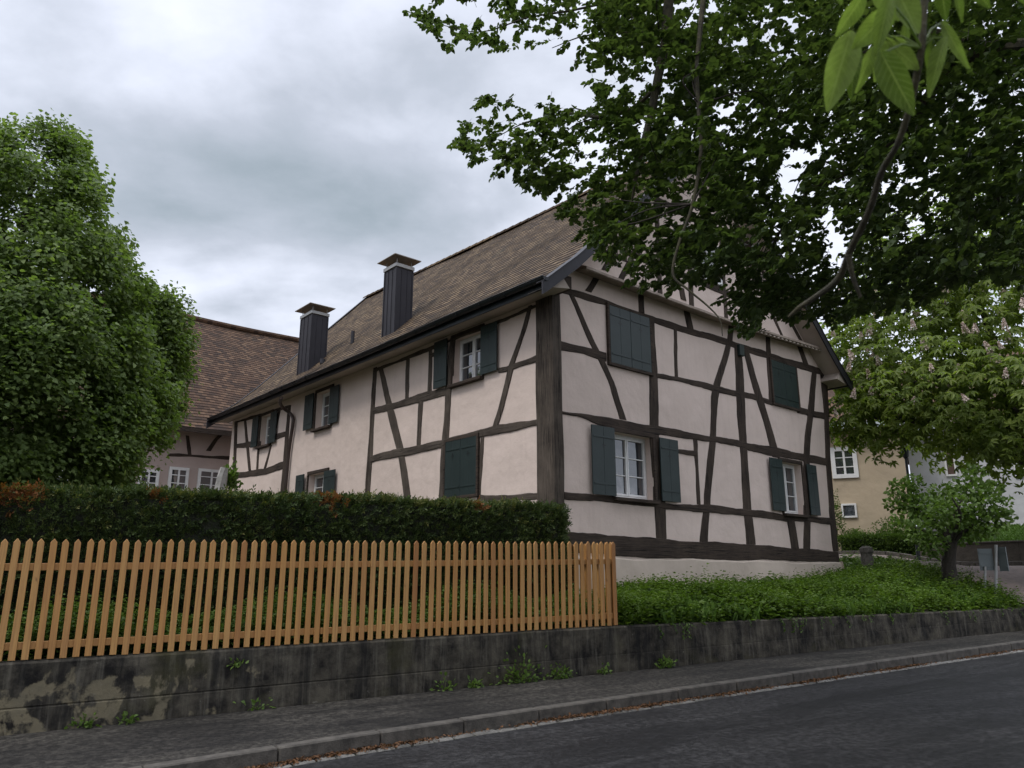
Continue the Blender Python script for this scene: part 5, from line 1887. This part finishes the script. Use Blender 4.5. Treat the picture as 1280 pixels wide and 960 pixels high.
# ------------------------------------------------------------------ trees
def branch_tree(base, limbs, name, label, cat='tree', bark='bark'):
    t = thing(name, base, label, cat)
    return t


# linden on the left
def linden():
    base = pt(-32, 640, 17.0); base[2] = gz(base)
    t = thing('linden_tree', base, 'tall dense linden tree behind the hedge at the left edge', 'tree')
    zof = lambda y: float(hit(-32, y, base[:2], base[:2] / np.linalg.norm(base[:2]))[2])
    mpp = 17.0 / 950
    prof_y = np.array([112, 135, 165, 200, 250, 300, 345, 400, 450, 500, 560, 600, 625])
    prof_r = np.array([.15, .50, .80, 1.05, 1.35, 1.75, 1.95, 2.25, 2.55, 2.6, 2.45, 2.05, 1.6])
    pz = np.array([zof(y) for y in prof_y])[::-1]; prr = prof_r[::-1]
    zt, zb = pz[-1], pz[0]
    ax = base[:2]
    b = MB()
    b.tube([base - [0, 0, .2], [ax[0] + .05, ax[1], 2.0], [ax[0] - .05, ax[1] + .1, 5.0], [ax[0], ax[1], zt - 1.2]], [.17, .14, .10, .02], 12)
    b.build('trunk', M['bark'], t)
    for k in range(26):
        z0 = rng.uniform(1.5, zt - 2.5)
        th = rng.uniform(0, 6.28)
        r_ = np.interp(z0 + 1.2, pz, prr) * .85
        p0 = np.array([ax[0], ax[1], z0]); d = np.array([math.cos(th), math.sin(th), 0])
        b = MB(); b.tube([p0, p0 + d * r_ * .5 + [0, 0, .7], p0 + d * r_ + [0, 0, 1.1]], [.06, .035, .01], 6)
        b.build('branch', M['bark'], t)
    # lumps of foliage over the crown, each carrying tufts on its outer and upper side
    NL = 270
    zl = zb - .3 + (zt - .2 - zb) * rng.random(NL) ** 1.0
    tl = rng.uniform(0, 2 * math.pi, NL)
    rl = np.interp(zl, pz, prr) * np.where(rng.random(NL) < .8, rng.uniform(.78, .95, NL), rng.uniform(.2, .75, NL))
    lr = np.interp(zl, pz, np.clip(prr * .26, .18, .72)) * rng.uniform(.7, 1.25, NL)
    LC = np.stack([ax[0] + rl * np.cos(tl), ax[1] + rl * np.sin(tl), zl], 1)
    nx = 46
    tc_ = math.atan2(-ax[1], -ax[0]) + rng.uniform(-1.1, 1.1, nx)
    zx = zb + rng.uniform(-.2, 3.2, nx); rx = np.interp(zx, pz, prr) * rng.uniform(.3, .85, nx)
    zl = np.concatenate([zl, zx]); tl = np.concatenate([tl, tc_]); rl = np.concatenate([rl, rx]); lr = np.concatenate([lr, rng.uniform(.4, .6, nx)]); NL += nx
    LC = np.stack([ax[0] + rl * np.cos(tl), ax[1] + rl * np.sin(tl), zl], 1)
    NC = 1850
    li = rng.choice(NL, NC, p=lr ** 1.25 / (lr ** 1.25).sum())
    dl = rdir(NC) + np.stack([np.cos(tl), np.sin(tl), np.full(NL, .55)], 1)[li] * .9
    dl /= np.linalg.norm(dl, axis=1, keepdims=True)
    C_ = LC[li] + dl * (lr[li] * rng.uniform(.75, 1.05, NC))[:, None]
    th = np.arctan2(C_[:, 1] - ax[1], C_[:, 0] - ax[0])
    C_ += rdir(NC) * .07
    per = 74
    idx = np.repeat(np.arange(NC), per)
    n = len(idx)
    out = np.stack([np.cos(th), np.sin(th), np.zeros(NC)], 1)[idx]
    tang = np.stack([-np.sin(th), np.cos(th), np.zeros(NC)], 1)[idx]
    a = rng.random(n) ** .7; w_ = rng.normal(0, .30, n); h_ = rng.normal(0, .085, n)
    sc = rng.uniform(.55, 1.0, NC)[idx]
    P = C_[idx] + out * ((a - .6) * .62 * sc)[:, None] + tang * (w_ * sc * .8)[:, None]
    P[:, 2] += h_ * 1.6 + .10 * a * sc - .7 * w_ ** 2
    D = out * .8 + tang * (w_ * 1.2)[:, None] + rdir(n) * .8 + np.array([0, 0, -.45])
    Nn = out * .45 + np.array([0, 0, .9]) + rdir(n) * .7
    leaves('crown', P, D, Nn, rng.uniform(.060, .105, n), 'heart', M['leaf_linden'], t, fold=.15, droop=.15)
    # second lower lobe to the right
    return t


linden()

# second, smaller crown joined to it on the right (own trunk)
def side_tree():
    base = pt(156, 640, 18.3); base[2] = gz(base)
    t = thing('young_linden_tree', base, 'lower rounded linden standing right of the tall one, before the barn roof', 'tree')
    nn = base[:2] / np.linalg.norm(base[:2])
    zof = lambda y: float(hit(168, y, base[:2], nn)[2])
    zc_, zt = zof(458), zof(352)
    b = MB(); b.tube([base - [0, 0, .2], [base[0], base[1], zc_ - 1], [base[0] + .1, base[1], zt - .8]], [.13, .09, .02], 10); b.build('trunk', M['bark'], t)
    for k in range(12):
        th = rng.uniform(0, 6.28); z0 = rng.uniform(zc_ - 1.8, zt - 1.2); p0 = np.array([base[0], base[1], z0]); d = np.array([math.cos(th), math.sin(th), 0])
        b = MB(); b.tube([p0, p0 + d * .6 + [0, 0, .4], p0 + d * 1.1 + [0, 0, .7]], [.035, .02, .008], 5); b.build('branch', M['bark'], t)
    NC = 330
    dd = rdir(NC)
    rad = np.array([.80, .80, (zt - zc_) * .95])
    k = np.where(rng.random(NC) < .7, rng.uniform(.82, 1.0, NC), rng.uniform(.3, .82, NC))[:, None]
    lump = (1 + .12 * np.sin(dd[:, 0] * 6 + dd[:, 2] * 5) + .1 * np.sin(dd[:, 1] * 9 + 1))[:, None]
    dd2 = dd.copy(); dd2[:, 2] = np.where(dd2[:, 2] < 0, dd2[:, 2] * .95, dd2[:, 2])
    C_ = np.array([base[0], base[1], zc_]) + dd2 * rad * k * lump
    out0 = dd.copy(); out0[:, 2] = 0; out0 /= np.linalg.norm(out0, axis=1, keepdims=True) + 1e-6
    per = 100; idx = np.repeat(np.arange(NC), per); n = len(idx)
    out = out0[idx]; tang = np.stack([-out[:, 1], out[:, 0], np.zeros(n)], 1)
    a = rng.random(n) ** .7; w_ = rng.normal(0, .25, n)
    P = C_[idx] + out * ((a - .6) * .6)[:, None] + tang * w_[:, None]
    P[:, 2] += rng.normal(0, .13, n) + .08 * a - .7 * w_ ** 2
    D = out * .8 + tang * (w_ * 1.2)[:, None] + rdir(n) * .8 + np.array([0, 0, -.45])
    leaves('crown', P, D, out * .45 + np.array([0, 0, .9]) + rdir(n) * .7, rng.uniform(.06, .10, n), 'heart', M['leaf_linden'], t, fold=.15, droop=.15)


side_tree()

# small bushes between hedge and barn
c = pt(250, 622, 21); bush('garden_shrub', 'bright leafy shrub showing above the hedge beside the pale pillar', 'shrub', c - [0, 0, .6], (.62, .6, .75), 1300, 'oval', .11, M['leaf_small'])
c = pt(290, 590, 22.8); bush('garden_shrub', 'thin light green shoots against the left end of the house', 'shrub', c - [0, 0, .7], (.25, .3, .85), 380, 'oval', .12, M['leaf_small'])
c = pt(160, 625, 14.0); bush('dark_shrub', 'dark round-leaved shrub poking above the hedge under the lindens', 'shrub', c - [0, 0, .5], (.45, .4, .62), 500, 'round', .10, M['leaf_over'])


# horse chestnut on the right with blossom candles
def chestnut():
    base = pt(1330, 690, 25.0); base[2] = gz(base)
    t = thing('chestnut_tree', base, 'flowering horse chestnut with pinkish white candles on the right', 'tree')
    cen = pt(1235, 440, 24.5)
    b = MB(); b.tube([base - [0, 0, .3], base + [0, 0, 2.2], base + [-.6, .1, 4.5], cen + [0, 0, 1.5]], [.38, .3, .22, .05], 12); b.build('trunk', M['bark'], t)
    ell = [  # clumps of the crown: px, py, D, radii
        (1235, 440, 25, (4.2, 3.6, 3.5)), (1120, 440, 23.5, (2.3, 2.2, 2.0)), (1100, 520, 23, (1.5, 1.6, 1.15)), (1190, 492, 22, (2.1, 2, 1.4)), (1268, 510, 22, (1.8, 1.8, 1.4)), (1330, 430, 24, (3, 3, 3.6)), (1075, 450, 23.6, (1.0, 1.3, 1.2)), (1238, 556, 21.6, (.55, .7, .5)), (1070, 520, 22.8, (.75, .9, .8)), (1200, 330, 24, (3, 3, 2))]
    CC = []; OO = []
    for (px, py, D, rad) in ell:
        c = pt(px, py, D)
        vol = rad[0] * rad[1] + rad[1] * rad[2] + rad[0] * rad[2]
        n = int(vol * 54)
        d = rdir(n)
        k = np.where(rng.random(n) < .8, rng.uniform(.86, 1.02, n), rng.uniform(.4, .86, n))
        lump = 1 + .10 * np.sin(d[:, 0] * 7 + d[:, 2] * 6) + .07 * np.sin(d[:, 1] * 11)
        CC.append(c + d * np.array(rad) * (k * lump)[:, None]); OO.append(d)
        b = MB(); b.tube([base + [-.2, 0, 3.2], (base + [-.2, 0, 3.2] + c) / 2 + [0, 0, .5], c], [.13, .08, .03], 7); b.build('branch', M['bark'], t)
    C_ = np.concatenate(CC); O_ = np.concatenate(OO)
    N = len(C_)
    # palmate leaves: 6 leaflets each radiating from the stalk end
    up = O_ * .7 + np.array([0, 0, .8]) + rdir(N) * .4
    up /= np.linalg.norm(up, axis=1, keepdims=True)
    e1 = np.cross(up, rdir(N)); e1 /= np.linalg.norm(e1, axis=1, keepdims=True); e2 = np.cross(up, e1)
    P = []; D = []; Nn = []; Sz = []
    L = rng.uniform(.17, .25, N)
    for i in range(6):
        th = -2.2 + 4.4 * i / 5
        d = e1 * math.cos(th) + e2 * math.sin(th) - up * .35
        P.append(C_); D.append(d); Nn.append(up); Sz.append(L * (1 - .25 * abs(th) / 2.2))
    leaves('crown', np.concatenate(P), np.concatenate(D), np.concatenate(Nn), np.concatenate(Sz), 'lance', M['leaf_chest'], t, fold=.2, droop=.25)
    # blossom candles
    V = []; Fc = []
    H = .30
    me_v = []; me_f = []
    for i in range(120):
        f = rng.random() ** .8
        z = f * H; r_ = .075 * (1 - f) ** .8 + .008
        th = rng.uniform(0, 6.28)
        c = np.array([r_ * math.cos(th), r_ * math.sin(th), z])
        a = rdir(1)[0] * .027; q = rdir(1)[0] * .027
        k = len(me_v)
        me_v += [tuple(c - a), tuple(c + q), tuple(c + a), tuple(c - q)]; me_f.append((k, k + 1, k + 2, k + 3))
    me = bpy.data.meshes.new('blossom'); me.from_pydata(me_v, [], me_f); me.materials.append(M['blossom']); me.update()
    face = (-cen[:2] / np.linalg.norm(cen[:2]))
    ok = (O_[:, :2] @ face > .1) & (O_[:, 2] > -.45) & (C_[:, 0] * 0 + 1 > 0)
    # keep those inside the view
    vis = []
    for i in np.nonzero(ok)[0]:
        p = C_[i]; d = p[1] * math.cos(PITCH) + p[2] * math.sin(PITCH); x = 640 + F * p[0] / d; y = 480 - F * (-p[1] * math.sin(PITCH) + p[2] * math.cos(PITCH)) / d
        if 1040 < x < 1290 and 370 < y < 580:
            vis.append(i)
    rng.shuffle(vis)
    for i in vis[:60]:
        o = bpy.data.objects.new('blossom', me); COL.objects.link(o); o.parent = t
        o.location = C_[i] + O_[i] * .16 + [0, 0, .03] - base
        s_ = rng.uniform(.65, 1.15)
        o.scale = (s_, s_, s_); o.rotation_euler = (rng.normal(0, .25), rng.normal(0, .25), rng.uniform(0, 6))


chestnut()


# small tree on the bank
def small_tree():
    base = pt(1187, 722, 20.0); base[2] = gz(base)
    t = thing('small_fruit_tree', base, 'small fruit tree with a short thick trunk on the green bank', 'tree')
    inn = base[:2] / np.linalg.norm(base[:2])
    W = lambda x, y, d=0: hit(x, y, base[:2] + inn * d, inn)
    b = MB(); b.tube(smooth_path([base - [0, 0, .15], W(1186, 708), W(1187, 692), W(1189, 676)], 4), [.19, .15, .13, .13], 12); b.build('trunk', M['bark'], t)
    limbs = [[(1189, 678, 0), (1172, 655, .2), (1150, 640, .3), (1130, 622, .3)], [(1189, 678, 0), (1192, 650, -.3), (1205, 620, -.3), (1216, 596, -.2)], [(1189, 680, 0), (1208, 662, -.2), (1230, 648, -.3), (1246, 640, -.2)],
             [(1189, 678, 0), (1180, 640, .5), (1165, 615, .8)], [(1189, 678, 0), (1200, 645, -.8), (1190, 622, -1.1)], [(1189, 678, 0), (1205, 640, .8), (1232, 618, 1.0)], [(1189, 680, 0), (1165, 668, -.4), (1140, 658, -.7)]]
    tips = []
    for lb in limbs:
        pp_ = smooth_path([W(*q) for q in lb], 5)
        b = MB(); b.tube(pp_, [.06, .035, .012], 7); b.build('branch', M['bark'], t)
        tips += pp_[3:]
    cl = [(1128, 612, .2, .30), (1145, 632, .2, .38), (1130, 655, -.3, .3), (1150, 665, -.6, .35), (1165, 640, .2, .45), (1190, 640, -.6, .5), (1213, 612, -.2, .38), (1216, 592, -.2, .22), (1235, 630, -.2, .42), (1248, 648, -.2, .28), (1225, 655, -.3, .4), (1205, 665, .3, .4), (1165, 678, -.6, .3), (1140, 605, .4, .25), (1180, 618, .6, .35), (1240, 610, .8, .22), (1195, 655, 1.2, .5), (1120, 630, .2, .22), (1165, 690, -.6, .18)]
    P = []; O = []
    for (x, y, d, r_) in cl:
        n = int(430 * r_ * r_ * 4)
        dd = rdir(n)
        P.append(W(x, y, d) + dd * r_ * (rng.random((n, 1)) ** .45) * [1.1, 1.1, .8]); O.append(dd)
    P = np.concatenate(P); O = np.concatenate(O); n = len(P)
    leaves('crown', P, O * .6 + rdir(n) * .6 + [0, 0, .15], rdir(n, 1.1), rng.uniform(.08, .13, n), 'oval', M['leaf_small'], t, fold=.2, droop=.2)


small_tree()


# big tree whose crown hangs over the street from the right
def inside(poly, x, y):
    n = len(poly); c = np.zeros(x.shape, bool); j = n - 1
    for i in range(n):
        xi, yi = poly[i]; xj, yj = poly[j]
        c ^= ((yi > y) != (yj > y)) & (x < (xj - xi) * (y - yi) / (yj - yi + 1e-9) + xi)
        j = i
    return c


def over_tree():
    base = SN(0, -10.2); base[2] = walk_z(0) - .1
    t = thing('overhanging_tree', base, 'big dark-leaved tree whose crown hangs over the street from the upper right', 'tree')
    fork = base + [-.2, .6, 3.4]
    b = MB(); b.tube(smooth_path([base, base + [0, .1, 1.6], fork, fork + [.3, .4, 3], fork + [.2, .5, 6]], 4), [.34, .28, .24, .12, .04], 14); b.build('trunk', M['bark'], t)

    def limb(pp_, rad, seg=8, m='bark_lichen'):
        b = MB(); b.tube(smooth_path(pp_, 5), rad, seg); b.build('branch', M[m], t)
    limb([fork, fork + [-1.2, 1.5, 2.6], pt(900, -330, 6.8), pt(850, -120, 7.4), pt(836, 0, 7.6), pt(832, 50, 7.6), pt(822, 100, 7.6), pt(812, 150, 7.6), pt(800, 196, 7.6), pt(790, 250, 7.7)], [.15, .12, .09, .07, .062, .055, .05, .042, .03, .012])
    limb([fork + [-.6, .8, 1.5], pt(960, -260, 6.2), pt(890, -80, 6.9), pt(879, 0, 7), pt(874, 50, 7), pt(871, 85, 7), pt(874, 150, 7), pt(876, 190, 7), pt(866, 255, 7), pt(850, 300, 7), pt(841, 342, 7), pt(860, 362, 7), pt(884, 382, 7), pt(900, 400, 7), pt(903, 420, 7)], [.09, .06, .035, .030, .026, .020, .020, .018, .017, .015, .013, .011, .009, .006, .004])
    limb([pt(820, 110, 7.6), pt(790, 135, 7.8), pt(750, 146, 8), pt(715, 142, 8.1), pt(680, 147, 8.2), pt(650, 156, 8.2), pt(620, 172, 8.2)], [.03, .022, .018, .015, .012, .008, .005], 6)
    limb([pt(838, -40, 7.6), pt(780, -5, 7.8), pt(720, 12, 8), pt(660, 22, 8), pt(600, 40, 8), pt(540, 28, 8)], [.03, .02, .015, .011, .007, .004], 6)
    limb([pt(832, 40, 7.6), pt(780, 40, 8), pt(730, 45, 8.2), pt(690, 60, 8.3)], [.02, .014, .01, .005], 6)
    limb([fork, fork + [.2, 2.0, 1.6], pt(1240, 60, 8.5), pt(1130, 165, 9), pt(1060, 215, 9), pt(1010, 240, 9), pt(975, 290, 9), pt(950, 340, 9)], [.16, .12, .08, .05, .035, .022, .015, .008])
    limb([fork, fork + [.6, 2.6, 1.0], pt(1300, 230, 9.5), pt(1180, 300, 9.8), pt(1100, 340, 10), pt(1040, 375, 10)], [.14, .10, .06, .04, .025, .01])
    limb([pt(1240, 60, 8.5), pt(1150, 40, 8.8), pt(1050, 80, 9), pt(960, 110, 9), pt(900, 180, 9)], [.05, .035, .03, .02, .008], 6)
    limb([pt(1060, 215, 9), pt(1020, 200, 9.1), pt(1000, 225, 9.1), pt(985, 262, 9.2)], [.015, .010, .007, .004], 6)

    poly = [(512, 8), (520, 30), (548, 42), (556, 60), (590, 58), (612, 52), (622, 68), (640, 64), (672, 52), (700, 66), (716, 78), (738, 84), (748, 110), (752, 128), (728, 132), (690, 128), (660, 128), (630, 118), (600, 122), (588, 140), (574, 158), (572, 185), (590, 200), (616, 200), (622, 222), (648, 224), (668, 242), (690, 236), (700, 262), (706, 285), (722, 298), (738, 300),
            (756, 330), (778, 334), (792, 352), (806, 366), (822, 356), (850, 362), (868, 350), (880, 352), (905, 392), (925, 412), (940, 425), (948, 412), (962, 386), (990, 402), (1015, 402), (1045, 398), (1072, 388), (1100, 386), (1140, 378), (1175, 372), (1200, 352), (1240, 345), (1290, 352), (1330, 360), (1480, 300), (1480, -260), (700, -260), (560, -160), (520, -60)]
    holes = [[(970, 205), (985, 180), (1010, 178), (1020, 200), (1005, 215), (1000, 240), (985, 258), (972, 245)], [(1028, 262), (1048, 258), (1062, 290), (1062, 322), (1040, 332), (1026, 300)], [(748, 78), (790, 100), (760, 130)], [(880, 345), (908, 355), (905, 372), (885, 370)]]
    density_spots = [(1175, 255, 16), (1145, 285, 18), (1100, 300, 12), (920, 55, 13), (1270, 110, 14), (1225, 170, 10), (745, 205, 8), (1145, 225, 10)]
    TW = 8800
    X = []; Y = []
    while len(X) < TW:
        x = rng.uniform(505, 1480, 4000); y = rng.uniform(-260, 430, 4000)
        k = inside(poly, x, y)
        for h in holes:
            k &= ~(inside(h, x, y) & (rng.random(len(x)) < .97))
        for (hx, hy, hr) in density_spots:
            k &= ~(((x - hx) ** 2 + (y - hy) ** 2 < hr * hr) & (rng.random(len(x)) < .8))
        off = (y < -20) | (x > 1300)
        k &= ~(off & (rng.random(len(x)) < .6))
        # thinner towards the left sprays
        thin = (x < 745) & (rng.random(len(x)) < np.where(y < 110, .62, .40))
        k &= ~thin
        core = .30 * (np.sin(x * .045 + y * .03) + np.sin(x * .021 - y * .05 + 2))
        k &= ~(rng.random(len(x)) < np.clip(.14 + 1.3 * core, 0, .72) * np.interp(x, [900, 1080], [1, .45]))
        X += list(x[k]); Y += list(y[k])
    X = np.array(X[:TW]); Y = np.array(Y[:TW])
    # depth: a real crown volume, thin at the rim
    Dm = np.interp(X, [510, 750, 1000, 1300, 1480], [8.1, 8.3, 9.0, 9.6, 9.6])
    Dh = np.interp(X, [510, 700, 850, 1100, 1480], [.5, .8, 1.8, 2.4, 2.6]) * np.where(Y > 330, .6, 1)
    Dd = Dm + rng.uniform(-1, 1, TW) * Dh
    C_ = np.array([pt(a, c, d) for a, c, d in zip(X, Y, Dd)])
    # twigs point away from the fork and droop
    dirn = C_ - (fork + np.array([-1.0, 1.5, 1.5])); dirn /= np.linalg.norm(dirn, axis=1, keepdims=True)
    dirn = dirn * .8 + rdir(TW) * .7 + np.array([0, 0, -.15])
    dirn /= np.linalg.norm(dirn, axis=1, keepdims=True)
    L = rng.uniform(.12, .26, TW)
    per = 11
    P = []; D = []; Nn = []; Sz = []
    side = np.cross(dirn, [0, 0, 1.0]) ; side /= np.linalg.norm(side, axis=1, keepdims=True) + 1e-6
    for i in range(per):
        f = (i + .5) / per
        sg = 1 if i % 2 else -1
        P.append(C_ + dirn * (L * (f - .5))[:, None] + rdir(TW) * .008); D.append(dirn * .6 + side * sg * (1 - .5 * f) + rdir(TW) * .35 + np.array([0, 0, -.25])); Nn.append(np.array([0, 0, 1]) + rdir(TW) * .65)
        Sz.append(rng.uniform(.048, .082, TW))
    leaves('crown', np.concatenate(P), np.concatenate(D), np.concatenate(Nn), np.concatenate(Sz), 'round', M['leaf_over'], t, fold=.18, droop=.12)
    # twigs
    k3 = 3
    sel = rng.random(TW) < .6
    A_ = C_[sel] - dirn[sel] * (L[sel] * .75)[:, None]; B_ = C_[sel] + dirn[sel] * (L[sel] * .5)[:, None]
    n = len(A_)
    off = [np.array([.0025, 0, .001]), np.array([-.0015, .002, 0]), np.array([-.001, -.002, -.001])]
    V = np.stack([A_ + off[0], A_ + off[1], A_ + off[2], B_ + off[0] * .4, B_ + off[1] * .4, B_ + off[2] * .4], 1).reshape(-1, 3)
    Fc = (np.arange(n)[:, None, None] * 6 + np.array([[0, 1, 4, 3], [1, 2, 5, 4], [2, 0, 3, 5]])[None]).reshape(-1, 4)
    mesh('twigs', V, Fc, M['twig'], t)
    # secondary branches joining the clumps to the limbs
    anchors = [pt(832, 60, 7.6), pt(812, 150, 7.6), pt(874, 130, 7), pt(866, 255, 7), pt(1130, 165, 9), pt(1060, 215, 9), pt(975, 290, 9), pt(1180, 300, 9.8), pt(1100, 340, 10), pt(1050, 80, 9), pt(960, 110, 9), pt(750, 146, 8), pt(1240, 60, 8.5)]
    AN = np.array(anchors)
    for i in rng.choice(TW, 260, replace=False):
        d = np.linalg.norm(AN - C_[i], axis=1); a = AN[np.argmin(d)]
        if d.min() > 1.0 or d.min() < .2: continue
        mid = (a + C_[i]) / 2 + rng.normal(0, .08, 3) + [0, 0, .06]
        b = MB(); b.tube(smooth_path([a, mid, C_[i]], 4), [.010, .007, .003], 5); b.build('branchlet', M['twig'], t)


over_tree()


# near, out-of-focus leafy branch above the camera
def near_branch():
    path = [np.array([4.2, 2.2, 3.6]), pt(1400, -300, 1.6), pt(1200, -110, 1.15), pt(1158, -10, 1.12), pt(1152, 60, 1.12), pt(1138, 130, 1.16), pt(1122, 180, 1.2), pt(1102, 215, 1.25), pt(1086, 265, 1.32), pt(1062, 315, 1.42), pt(1048, 348, 1.48), pt(1024, 368, 1.54), pt(1000, 384, 1.58), pt(986, 396, 1.6)]
    t = thing('leafy_branch', path[3], 'drooping near branch with large bright soft-focus leaves at the top right', 'branch')
    b = MB(); b.tube(smooth_path(path, 5), [.03, .018, .009, .006, .005, .005, .0045, .005, .0055, .006, .006, .006, .005, .003], 9); b.build('stem', M['bark_lichen'], t)
    b = MB(); b.tube(smooth_path([pt(1060, 318, 1.42), pt(1066, 345, 1.44), pt(1076, 372, 1.46)], 4), [.006, .003], 7); b.build('shoot', M['bark_lichen'], t)
    # leaves: base px, tip px, distance
    LV = [((1078, -8), (1047, 46), 1.0, .22), ((1062, 42), (1036, 137), 1.05, .20), ((1072, 52), (1063, 123), 1.08, .15), ((1118, 8), (1066, 62), 1.0, .26), ((1114, -4), (1094, 70), .97, .15), ((1104, 66), (1140, 143), 1.03, .20),
          ((1106, 46), (1146, 88), 1.1, .25), ((1088, 60), (1071, 116), 1.1, .16), ((1104, 58), (1094, 102), 1.12, .18), ((1166, 50), (1160, 92), 1.13, .11), ((1184, 48), (1160, 121), 1.12, .14), ((1178, 28), (1211, 86), 1.15, .10), ((1118, -14), (1150, 39), 1.08, .24),
          ((1176, -24), (1182, 25), 1.1, .2), ((1192, -14), (1203, 28), 1.12, .12), ((1212, -26), (1236, 10), 1.05, .2), ((1270, -24), (1283, 7), 1.1, .2), ((1040, -34), (1052, 5), 1.05, .2), ((1130, 30), (1128, 74), 1.14, .14), ((1096, -20), (1122, 26), 1.1, .2)]
    P = []; D = []; N_ = []; S_ = []
    V = []; Fc = []; UV = []
    for (p, q, D0, wd) in LV:
        A_, B_ = pt(*p, D0), pt(*q, D0 + .02)
        d = B_ - A_; L = np.linalg.norm(d); d /= L
        nrm = -A_ / np.linalg.norm(A_) + rdir(1)[0] * .45
        x = np.cross(d, nrm); x /= np.linalg.norm(x); z = np.cross(x, d)
        k0 = len(V)
        rows = 9
        for i in range(rows):
            f = i / (rows - 1)
            w_ = wd * L * math.sin(math.pi * min(1, f ** .8)) ** .75 if 0 < i < rows - 1 else .002
            for j in (-1, -.5, 0, .5, 1):
                UV.append((j, f))
                V.append(A_ + d * L * f + x * w_ * j + z * (.10 * L * (abs(j)) * (w_ / (wd * L)) + .10 * L * math.sin(f * 2.6 + wd * 9)))
        for i in range(rows - 1):
            for j in range(4):
                Fc.append((k0 + i * 5 + j, k0 + i * 5 + j + 1, k0 + (i + 1) * 5 + j + 1, k0 + (i + 1) * 5 + j))
    mesh('leaves', V, Fc, M['leaf_near'], t, smooth=True, uv=UV)
    b = MB()
    for (p, q, D0, wd) in LV[:14]:
        A_ = pt(*p, D0); 
        nd = path[3] if p[1] < 0 else path[4]
        b.tube([nd, (nd + A_) / 2 + [0, 0, .01], A_], [.002, .0015], 5)
    b.build('leaf_stalks', M['leaf_near'], t)


near_branch()
bpy.context.view_layer.update()
